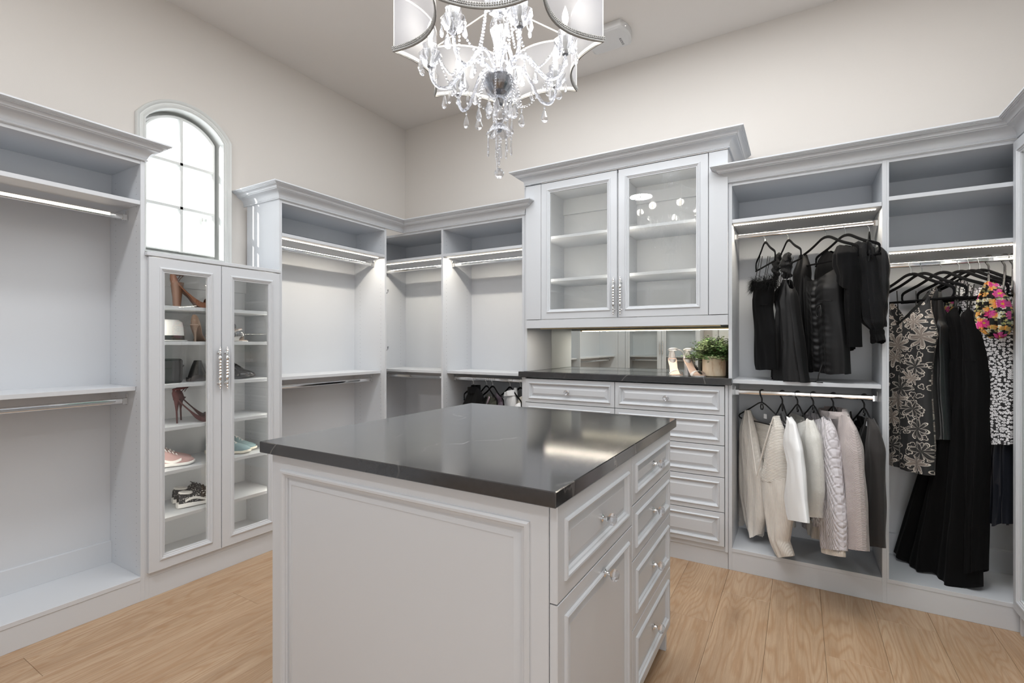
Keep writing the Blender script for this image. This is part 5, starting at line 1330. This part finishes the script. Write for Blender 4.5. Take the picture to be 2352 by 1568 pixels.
GL = 'black plastic hangers on the lower rod'
PL = []
for x, ps, lb in ((1750, 41, 'black plastic hanger holding the cream cardigan'), (1797, 12, 'black plastic hanger holding the smooth white top'), (1832, 16, 'black plastic hanger holding the fluffy white sweater'), (1868, 16, 'black plastic hanger holding the cable-knit sweater'), (1914, 13, 'black plastic hanger holding the taupe roll-neck'), (1985, 10, 'black plastic hanger holding the charcoal cardigan')):
    PL.append(hanger(hx(x, YL), YL, ZL, ps, 'plastic', lb, GL))

def far_sleeve(T, mat, x=-.19, L=.62, r=.055, seed=9):
    gp(T, 'sleeve', sleeve([(x*.9, .02, -.165), (x, .02, -.25), (x, .02, -.45), (x*.95, .02, -.2-L)], [(0, r*.7), (.2, r), (.6, r*.9), (1, r*.7)], .5, 14, 20, .003, seed), mat)
# cream cardigan
pl = PL[0]
T = gthing(pl, 'cardigan', 'long cream ribbed cardigan with deep open V front', 'cardigan')
gp(T, 'back_panel', lobe(pl, [(1716, 955), (1712, 1020), (1716, 1100), (1722, 1150)], [(1790, 965), (1798, 1050), (1800, 1120), (1802, 1160)], [(1716, 955), (1724, 948), (1740, 968), (1765, 975), (1783, 962), (1790, 965)], [(1722, 1150), (1802, 1165)], .012, -.04, folds=(.003, 2, 1), seed=80), 'k_ribh')
gp(T, 'left_front', lobe(pl, [(1712, 942), (1705, 975), (1701, 1050), (1703, 1130), (1716, 1192), (1732, 1234)], [(1722, 942), (1728, 970), (1741, 1035), (1753, 1090), (1757, 1130), (1757, 1190), (1746, 1232)], [(1708, 948), (1714, 941), (1722, 942)], [(1726, 1225), (1737, 1235), (1750, 1224)], .040, .02, folds=(.004, 2, 1), seed=81), 'k_ribv')
gp(T, 'yoke', lobe(pl, [(1783, 957), (1776, 985), (1766, 1030), (1754, 1090), (1755, 1103)], [(1785, 957), (1798, 985), (1804, 1030), (1808, 1080), (1810, 1104)], [(1780, 960), (1783, 954), (1790, 962), (1797, 980)], [(1755, 1101), (1780, 1106), (1810, 1100)], .045, .03, folds=(.002, 2, 1), seed=82, uvo=.2, dprof=[(0, .4), (.5, 1), (1, 1)]), 'k_ribh')
gp(T, 'sleeve', lobe(pl, [(1754, 1092), (1758, 1160), (1766, 1215), (1772, 1245), (1782, 1266), (1791, 1277)], [(1810, 1092), (1814, 1130), (1819, 1185), (1813, 1225), (1810, 1245), (1822, 1275)], [(1754, 1100), (1780, 1103), (1810, 1098)], [(1789, 1275), (1800, 1280), (1822, 1276)], .045, .03, folds=(.003, 2, 1), seed=83, dprof=[(0, 1), (.8, .9), (1, .6)]), 'k_ribv')
pe = [lp(pl, x, y, .03) for x, y in ((1724, 944), (1730, 972), (1742, 1035), (1754, 1092))]; pf = [lp(pl, x, y, .03) for x, y in ((1782, 957), (1776, 985), (1766, 1030), (1754, 1092))]
for q in (pe, pf): gp(T, 'front_band', MB().tube([(x, -.045-.01*i, z) for i, (x, z) in enumerate(q)], .0042, 6), 'k_ribv')
gp(T, 'sleeve', lobe(pl, [(1709, 1000), (1700, 1080), (1699, 1150), (1698, 1205)], [(1722, 1000), (1722, 1100), (1716, 1180), (1710, 1207)], [(1709, 1000), (1722, 1000)], [(1697, 1207), (1710, 1207)], .03, -.06, folds=(.003, 2, 1), seed=84), 'k_ribv')
gp(T, 'neck_label', MB().box((-.012, .022, -.155), (.012, .024, -.128)), 'c_white')
# white
pl = PL[1]
T = gthing(pl, 'white_sweater', 'smooth plain white knit sweater next to the cream cardigan', 'sweater')
gp(T, 'knit_body', lobe(pl, [(1786, 955), (1786, 1050), (1792, 1150)], [(1822, 970), (1828, 1050), (1838, 1160)], [(1786, 952), (1793, 945), (1803, 985), (1812, 962), (1822, 975)], [(1792, 1150), (1838, 1165)], .028, -.02, seed=93), 'c_white')
gp(T, 'sleeve', lobe(pl, [(1810, 960), (1806, 1016), (1817, 1062), (1808, 1136), (1813, 1170), (1820, 1196)], [(1813, 957), (1825, 972), (1838, 1036), (1843, 1090), (1848, 1149), (1854, 1200)], [(1808, 962), (1812, 956), (1818, 963)], [(1819, 1195), (1838, 1197), (1854, 1201)], .030, .02, folds=(.002, 2, 1), seed=94), 'c_white')
far_sleeve(T, 'c_white')
# fluffy
pl = PL[2]
T = gthing(pl, 'fluffy_sweater', 'fluffy white angora sweater between white sweater and cable knit', 'sweater')
gp(T, 'knit_body', lobe(pl, [(1811, 948), (1826, 985), (1838, 1060), (1844, 1150)], [(1866, 968), (1872, 1040), (1872, 1150)], [(1811, 946), (1820, 965), (1835, 977), (1850, 970), (1861, 962), (1868, 972)], [(1844, 1152), (1872, 1158)], .040, -.01, topb=[(1811, 946), (1838, 958), (1868, 970)], seed=97), 'k_fluff')
SL, SR, ST, SH = [(1855, 970), (1852, 1030), (1848, 1090), (1851, 1150), (1853, 1187)], [(1863, 962), (1876, 1005), (1882, 1060), (1885, 1130), (1881, 1188)], [(1854, 972), (1861, 960), (1868, 972)], [(1853, 1186), (1881, 1189)]
gp(T, 'sleeve', lobe(pl, SL, SR, ST, SH, .040, .02, folds=(.002, 2, 1), seed=98), 'k_fluff')
far_sleeve(T, 'k_fluff')
m_ = MB(); rf = random.Random(8); Lf_ = poly([(z, x) for x, z in [lp(pl, *p, .02) for p in SL]]); Rf_ = poly([(z, x) for x, z in [lp(pl, *p, .02) for p in SR]]); z0, z1 = lp(pl, 1861, 965, .02)[1], lp(pl, 1867, 1189, .02)[1]
for i in range(5200):
    z = z0+(z1-z0)*rf.random(); a = rf.uniform(0, 2*pi); cx_, w_ = (Lf_(z)+Rf_(z))/2, (Rf_(z)-Lf_(z))/2
    p = Vector((cx_+w_*cos(a), .038*sin(a)-.02, z)); d0 = Vector((cos(a), sin(a), rf.uniform(-1.6, .1))).normalized(); Lh = rf.uniform(.006, .015); sd = d0.cross(Vector((0, 0, 1))).normalized()*.0005
    b = len(m_.v); e = p+d0*Lh; m_.v += [tuple(p+sd), tuple(p-sd), tuple(e)]; m_.f.append((b, b+1, b+2)); m_.m.append(0)
o = gp(T, 'angora_pile', m_, 'k_fluff'); o['kind'] = 'stuff'
# cable
pl = PL[3]
T = gthing(pl, 'cable_sweater', 'pale lilac-white cable-knit sweater, fourth garment on the lower rod', 'sweater')
gp(T, 'knit_body', lobe(pl, [(1850, 945), (1864, 985), (1876, 1080), (1880, 1200)], [(1902, 965), (1905, 1080), (1905, 1200)], [(1850, 944), (1862, 958), (1876, 967), (1888, 962), (1896, 955), (1903, 966)], [(1856, 1200), (1880, 1208), (1905, 1215)], .042, -.01, topb=[(1850, 944), (1878, 952), (1903, 960)], seed=101), 'k_cable')
gp(T, 'ribbed_hem', lobe(pl, [(1856, 1195), (1860, 1215), (1872, 1235)], [(1900, 1195), (1898, 1242)], [(1856, 1196), (1900, 1205)], [(1866, 1222), (1880, 1236), (1898, 1242)], .036, -.01, folds=(.004, 3, .1), seed=104, rows=10), 'k_ribv')
gp(T, 'sleeve', lobe(pl, [(1892, 972), (1892, 1030), (1894, 1100), (1889, 1170), (1892, 1230), (1895, 1262)], [(1900, 957), (1913, 985), (1920, 1040), (1930, 1130), (1936, 1200), (1938, 1262)], [(1890, 975), (1897, 957), (1904, 966)], [(1894, 1256), (1915, 1262), (1938, 1265)], .044, .02, folds=(.002, 2, 1), seed=102), 'k_cable')
gp(T, 'ribbed_cuff', lobe(pl, [(1894, 1255), (1896, 1268)], [(1938, 1262), (1936, 1279)], [(1894, 1256), (1915, 1262), (1938, 1265)], [(1896, 1268), (1915, 1274), (1936, 1279)], .036, .02, folds=(.002, 3, .1), seed=105, rows=8), 'k_ribv')
far_sleeve(T, 'k_cable')
# taupe roll neck
pl = PL[4]
T = gthing(pl, 'roll_neck_sweater', 'chunky taupe-mauve knit sweater with a funnel collar', 'sweater')
gp(T, 'knit_body', lobe(pl, [(1880, 950), (1897, 975), (1918, 1030), (1930, 1110), (1938, 1225)], [(1950, 955), (1962, 1010), (1966, 1110), (1966, 1230)], [(1880, 950), (1892, 944), (1915, 946), (1935, 948), (1952, 958)], [(1938, 1225), (1966, 1240)], .045, -.01, seed=107), 'k_waffle')
gp(T, 'sleeve', lobe(pl, [(1930, 975), (1937, 1040), (1943, 1100), (1948, 1180), (1951, 1262)], [(1948, 955), (1962, 985), (1970, 1040), (1976, 1130), (1981, 1264)], [(1928, 972), (1940, 952), (1952, 958), (1960, 975)], [(1951, 1261), (1966, 1262), (1981, 1265)], .046, .02, folds=(.003, 2, 1), seed=108), 'k_waffle')
gp(T, 'collar', lobe(pl, [(1893, 934), (1890, 945), (1896, 962)], [(1934, 945), (1942, 958)], [(1892, 936), (1902, 940), (1918, 944), (1935, 946)], [(1894, 958), (1915, 964), (1942, 962)], .050, .012, topb=[(1892, 932), (1935, 940)], folds=(.004, 3, .3), seed=109, rows=14, dprof=[(0, 1), (1, 1)]), 'k_waffle')
far_sleeve(T, 'k_waffle')
# charcoal cardigan
pl = PL[5]
T = gthing(pl, 'charcoal_cardigan', 'dark charcoal cardigan with white neck label, beside the divider', 'cardigan')
gp(T, 'knit_body', lobe(pl, [(1954, 955), (1962, 1000), (1972, 1060), (1980, 1100)], [(2000, 965), (2002, 1040), (2000, 1118)], [(1954, 953), (1961, 944), (1970, 975), (1981, 1008), (1992, 980), (1998, 958)], [(1976, 1098), (1990, 1114), (2000, 1118)], .034, -.01, topb=[(1954, 950), (1978, 958), (1998, 960)], folds=(.006, 3, .5), seed=111), 'c_char')
gp(T, 'sleeve', lobe(pl, [(1997, 965), (1999, 1030), (1994, 1100), (1989, 1180), (1988, 1253)], [(2002, 960), (2014, 985), (2021, 1040), (2024, 1120), (2026, 1256)], [(1996, 966), (2001, 959), (2008, 970)], [(1988, 1252), (2008, 1256), (2026, 1257)], .036, .02, folds=(.003, 2, 1), seed=112), 'c_grey')
a = lp(pl, 1985, 972, .02); gp(T, 'neck_label', MB().box((a[0]-.016, -.012, a[1]-.012), (a[0]+.016, -.010, a[1]+.012)), 'c_white')
for pts in (((1961, 946), (1967, 975), (1976, 1000), (1981, 1012)), ((1998, 958), (1994, 980), (1988, 1000), (1981, 1012))):
    gp(T, 'lapel', MB().tube([(x, -.046, z) for x, z in [lp(pl, *q, .03) for q in pts]], .009, 8, sq=.35), 'c_char')
far_sleeve(T, 'c_char')

# tall bay: long dresses
Z3 = 1.732; P3 = []
G3 = 'hangers on the single rod of the right-hand bay'
for x, ps, kd, lb in ((2093, 41, 'velvet', 'black velvet hanger at the divider, holding the beige flower dress'), (2118, 41, 'velvet', 'black velvet hanger holding the black strappy dress'), (2163, 41, 'velvet', 'black velvet hanger holding the leather-look dress'),
        (2203, 41, 'velvet', 'black velvet hanger holding the wide black gown'), (2227, 41, 'velvet', 'black velvet hanger holding the straight black gown'), (2250, 44, 'velvet', 'black velvet hanger in front of the bright floral blouse'),
        (2271, -14, 'plastic', 'black plastic hanger holding the bright floral blouse'), (2308, -16, 'plastic', 'black plastic hanger holding the small-flower dress'), (2327, -16, 'plastic', 'black plastic hanger against the glass cupboard, holding the navy skirt')):
    P3.append(hanger(hx(x, YU), YU, Z3, ps, kd, lb, G3))

pl = P3[0]
T = gthing(pl, 'flower_print_dress', 'black halter dress with large beige outlined flowers', 'dress')
gp(T, 'dress_body', lobe(pl, [(2036, 690), (2033, 800), (2034, 900), (2036, 1000), (2038, 1062)], [(2154, 655), (2137, 688), (2139, 715), (2153, 768), (2146, 800), (2139, 850), (2139, 900), (2143, 960), (2147, 1030), (2145, 1090)], [(2036, 690), (2050, 700), (2062, 722), (2076, 748), (2100, 728), (2122, 702), (2137, 680), (2146, 660), (2154, 656)], [(2038, 1062), (2070, 1070), (2110, 1084), (2145, 1092)], .045, .0, folds=(.006, 3, 1), seed=120, cols=60, rows=70), 'p_beige')
pl = P3[1]
T = gthing(pl, 'strappy_dress', 'black satin dress with thin shoulder straps, behind the flower dress', 'dress')
gp(T, 'dress_body', lobe(pl, [(2060, 735), (2060, 900), (2070, 1000)], [(2155, 668), (2150, 800), (2160, 1000)], [(2060, 742), (2078, 738), (2105, 712), (2135, 672), (2155, 668)], [(2070, 1000), (2160, 1010)], .04, -.01, folds=(.008, 3, 1), seed=124), 'c_satin')
for xa, xb in ((2060, 2072), (2104, 2112)):
    a, b = lp(pl, xa, 668), lp(pl, xb, 745); strap(T, [(a[0], 0, a[1]), (b[0], -.02, b[1])], .0035)
pl = P3[2]
T = gthing(pl, 'leather_dress', 'shiny black leather-look sleeveless dress with visible seam', 'dress')
gp(T, 'dress_body', lobe(pl, [(2136, 672), (2140, 760), (2138, 880), (2142, 1000)], [(2160, 668), (2164, 715), (2170, 740), (2178, 748), (2176, 800), (2178, 870), (2183, 940), (2187, 1008)], [(2136, 674), (2144, 662), (2152, 662), (2160, 670)], [(2142, 1000), (2165, 1006), (2187, 1010)], .045, .01, folds=(.005, 3, .6), seed=128), 'c_leather')
a = [lp(pl, x, y, .05) for x, y in ((2163, 750), (2169, 830), (2172, 900), (2177, 1005))]; gp(T, 'side_seam', MB().tube([(x, -.052, z) for x, z in a], .0024, 6), 'c_leather')
pl = P3[3]
T = gthing(pl, 'black_gown', 'floor-length black gown with widely flared skirt', 'gown')
gp(T, 'gown_bodice', lobe(pl, [(2172, 735), (2182, 800), (2184, 826)], [(2204, 702), (2216, 740), (2222, 780), (2222, 826)], [(2170, 738), (2186, 722), (2198, 704), (2204, 703), (2212, 735), (2222, 770)], [(2184, 824), (2222, 826)], .045, .0, folds=(.004, 3, 1), seed=132, rows=30), 'c_black')
gp(T, 'gown_skirt', lobe(pl, [(2184, 820), (2175, 900), (2150, 1000), (2118, 1090), (2085, 1180), (2057, 1264)], [(2222, 820), (2228, 900), (2240, 1100), (2250, 1348)], [(2184, 822), (2222, 824)], [(2057, 1262), (2085, 1276), (2100, 1288), (2140, 1308), (2160, 1312), (2180, 1335), (2210, 1348), (2250, 1348)], .075, .0, folds=(.020, 3, .8), seed=133, rows=70, cols=60, dprof=[(0, .6), (.4, 1), (1, 1)]), 'c_black')
for xa, xb in ((2196, 2200), (2206, 2204)):
    a, b = lp(pl, xa, 652), lp(pl, xb, 706); strap(T, [(a[0], 0, a[1]), (b[0], -.02, b[1])], .004)
pl = P3[4]
T = gthing(pl, 'plunge_gown', 'long straight matt black gown with plunging neckline', 'gown')
gp(T, 'gown_bodice', lobe(pl, [(2216, 735), (2220, 800), (2219, 830)], [(2232, 704), (2240, 730), (2254, 780), (2266, 830)], [(2216, 738), (2226, 715), (2231, 704), (2238, 722), (2246, 750)], [(2219, 829), (2266, 830)], .05, .02, folds=(.003, 3, 1), seed=136, rows=30), 'c_jersey')
gp(T, 'gown_skirt', lobe(pl, [(2219, 826), (2216, 900), (2221, 1100), (2220, 1300)], [(2266, 826), (2271, 880), (2270, 1000), (2264, 1150), (2260, 1310)], [(2219, 828), (2266, 829)], [(2220, 1300), (2240, 1316), (2262, 1308)], .055, .02, folds=(.008, 3, .8), seed=137, dprof=[(0, .92), (1, 1)]), 'c_jersey')
for xa, xb in ((2224, 2229), (2238, 2234)):
    a, b = lp(pl, xa, 652), lp(pl, xb, 708); strap(T, [(a[0], 0, a[1]), (b[0], -.02, b[1])], .004)
# the last three hang square to the rod, squeezed in beside the glass cupboard
pl = P3[6]; q5 = (pl[0]+.0, pl[1], pl[2], radians(28-90))
T = gthing(q5, 'floral_blouse', 'puff-sleeved blouse with orange, pink and white flowers on black', 'blouse')
gp(T, 'blouse_body', lobe(q5, [(2168, 690), (2178, 760), (2195, 840), (2210, 880)], [(2290, 660), (2282, 760), (2278, 880)], [(2165, 690), (2185, 684), (2210, 690), (2240, 680), (2270, 655), (2290, 658)], [(2210, 880), (2278, 882)], .03, -.03, folds=(.004, 3, 1), seed=141), 'p_bright')
q6 = (pl[0]-.05, pl[1]-.16, pl[2], radians(60-90))
U2 = gp(T, 'puff_sleeve', MB().box((0, 0, 0), (.01, .01, .01)), 'p_bright')
bpy.data.objects.remove(U2)
mm = lobe(q6, [(2262, 650), (2248, 690), (2241, 725), (2250, 755), (2272, 772)], [(2290, 650), (2312, 680), (2323, 715), (2323, 750), (2312, 770)], [(2264, 652), (2276, 646), (2290, 652)], [(2262, 770), (2285, 778), (2314, 772)], .075, 0, folds=(.013, 5, .3), seed=143, uvo=.3, dprof=[(0, .4), (.3, .95), (.8, 1), (1, .45)])
D_ = Matrix.Rotation(-q5[3], 4, 'Z') @ Matrix.Translation(Vector(q6[:3])-Vector(q5[:3])) @ Matrix.Rotation(q6[3], 4, 'Z')
mm.v = [tuple(D_ @ Vector(p)) for p in mm.v]; gp(T, 'puff_sleeve', mm, 'p_bright')
pl = P3[7]; q7 = (pl[0]-.045, pl[1]-.05, pl[2], radians(40-90))
T = gthing(q7, 'small_flower_dress', 'black dress covered in small white flowers, nearest the glass cupboard', 'dress')
gp(T, 'dress_body', lobe(q7, [(2186, 650), (2200, 720), (2230, 800), (2262, 850), (2266, 1020)], [(2322, 648), (2328, 760), (2331, 900), (2331, 1020)], [(2184, 655), (2200, 641), (2216, 646), (2245, 672), (2270, 648), (2296, 640), (2322, 650)], [(2265, 1019), (2331, 1021)], .035, 0, folds=(.005, 4, 1), seed=146, rows=60), 'p_ditsy')
pl = P3[8]; q8 = (pl[0]-.05, pl[1]-.02, pl[2], radians(40-90))
T = gthing(q8, 'navy_satin_skirt', 'midnight blue satin skirt hanging below the small-flower dress', 'skirt')
gp(T, 'skirt_body', lobe(q8, [(2270, 760), (2262, 1020), (2254, 1120), (2249, 1188)], [(2330, 760), (2331, 1020), (2333, 1205)], [(2270, 762), (2330, 758)], [(2249, 1186), (2280, 1195), (2300, 1208), (2312, 1200), (2333, 1203)], .04, 0, folds=(.014, 4, .8), seed=151), 'c_navy')
for xa in (2278, 2322):
    a, b = lp(q8, xa, 645), lp(q8, xa, 765); strap(T, [(a[0], 0, a[1]), (b[0], 0, b[1])], .004)

# low rod left of the dresser (mostly behind the island)
P1 = []
for x, ps, lb in ((1088, 58, 'velvet hanger under the black roll-neck, first left of the dresser'), (1118, 56, 'velvet hanger holding the olive top, left of the dresser'), (1132, 56, 'velvet hanger holding the mauve top, left of the dresser'), (1172, 54, 'velvet hanger holding the white hooded top, left of the dresser'), (1196, 54, 'velvet hanger half behind the dresser side')):
    P1.append(hanger(hx(x, YU), YU, 1.035, ps, 'velvet', lb, 'velvet hangers on the low rod left of the dresser'))
def lowtop(k, name, label, cat, mat, left, right, top, seed, extra=None, topb=None):
    pl = P1[k]; T = gthing(pl, name, label, cat)
    gp(T, 'top_body', lobe(pl, left, right, top, [(left[-1][0], 1120), (right[-1][0], 1125)], .05, .0, topb=topb, folds=(.006, 3, 1), seed=seed, rows=40, cols=30), mat)
    gp(T, 'sleeve', sleeve([(.15, .0, -.17), (.19, -.01, -.25), (.20, -.02, -.45), (.20, -.02, -.62)], [(0, .035), (.2, .055), (.6, .05), (1, .04)], .6, 14, 18, .004, seed), mat)
    far_sleeve(T, mat, -.17, .55, .045, seed)
    return pl, T
pl, T = lowtop(0, 'roll_neck_jumper', 'black roll-neck top on the low rod, nearest the corner', 'top', 'c_black', [(1081, 893), (1075, 906), (1067, 926), (1066, 1120)], [(1096, 890), (1105, 900), (1110, 915), (1112, 1125)], [(1067, 925), (1075, 906), (1082, 894), (1089, 888), (1096, 889), (1105, 901)], 160)
gp(T, 'collar', lobe(pl, [(1082, 886), (1080, 905)], [(1097, 886), (1099, 905)], [(1082, 888), (1097, 888)], [(1080, 903), (1099, 903)], .045, .0, topb=[(1082, 884), (1097, 884)], seed=161, rows=10, cols=20, dprof=[(0, 1), (1, 1)]), 'c_black')
lowtop(1, 'olive_top', 'dark olive V-neck top on the low rod left of the dresser', 'top', 'c_olive', [(1112, 905), (1101, 922), (1100, 1120)], [(1126, 902), (1137, 912), (1140, 1125)], [(1101, 922), (1112, 906), (1119, 935), (1127, 904), (1137, 914)], 164)
pl, T = lowtop(2, 'satin_blouse', 'plum and mauve satin blouse on the low rod left of the dresser', 'blouse', 'c_plum', [(1124, 910), (1116, 925), (1114, 1120)], [(1144, 900), (1153, 910), (1156, 1125)], [(1116, 926), (1124, 911), (1131, 935), (1137, 915), (1144, 901), (1153, 912)], 168)
gp(T, 'collar_tips', MB().tube([(x, -.06, z) for x, z in [lp(pl, *q, .06) for q in ((1124, 912), (1119, 925), (1116, 940))]], .012, 6, sq=.3), 'c_mauve')
pl, T = lowtop(3, 'white_hooded_top', 'white soft top with a raised collar, left of the dresser', 'top', 'c_white', [(1166, 900), (1160, 912), (1152, 928), (1150, 1120)], [(1180, 899), (1184, 915), (1186, 1125)], [(1152, 927), (1162, 908), (1170, 899), (1178, 898), (1184, 905)], 172)
gp(T, 'collar', lobe(pl, [(1165, 898), (1163, 910)], [(1181, 893), (1183, 908)], [(1165, 900), (1173, 899), (1181, 895)], [(1163, 910), (1183, 908)], .045, .0, topb=[(1166, 895), (1181, 890)], seed=173, rows=10, cols=20, dprof=[(0, 1), (1, 1)]), 'c_white')
lowtop(4, 'ivory_top', 'ivory quilted top half hidden by the dresser side panel', 'top', 'c_ivory', [(1196, 912), (1190, 922), (1186, 934), (1184, 1120)], [(1206, 908), (1214, 925), (1216, 1125)], [(1186, 932), (1196, 913), (1206, 908), (1214, 920)], 176)
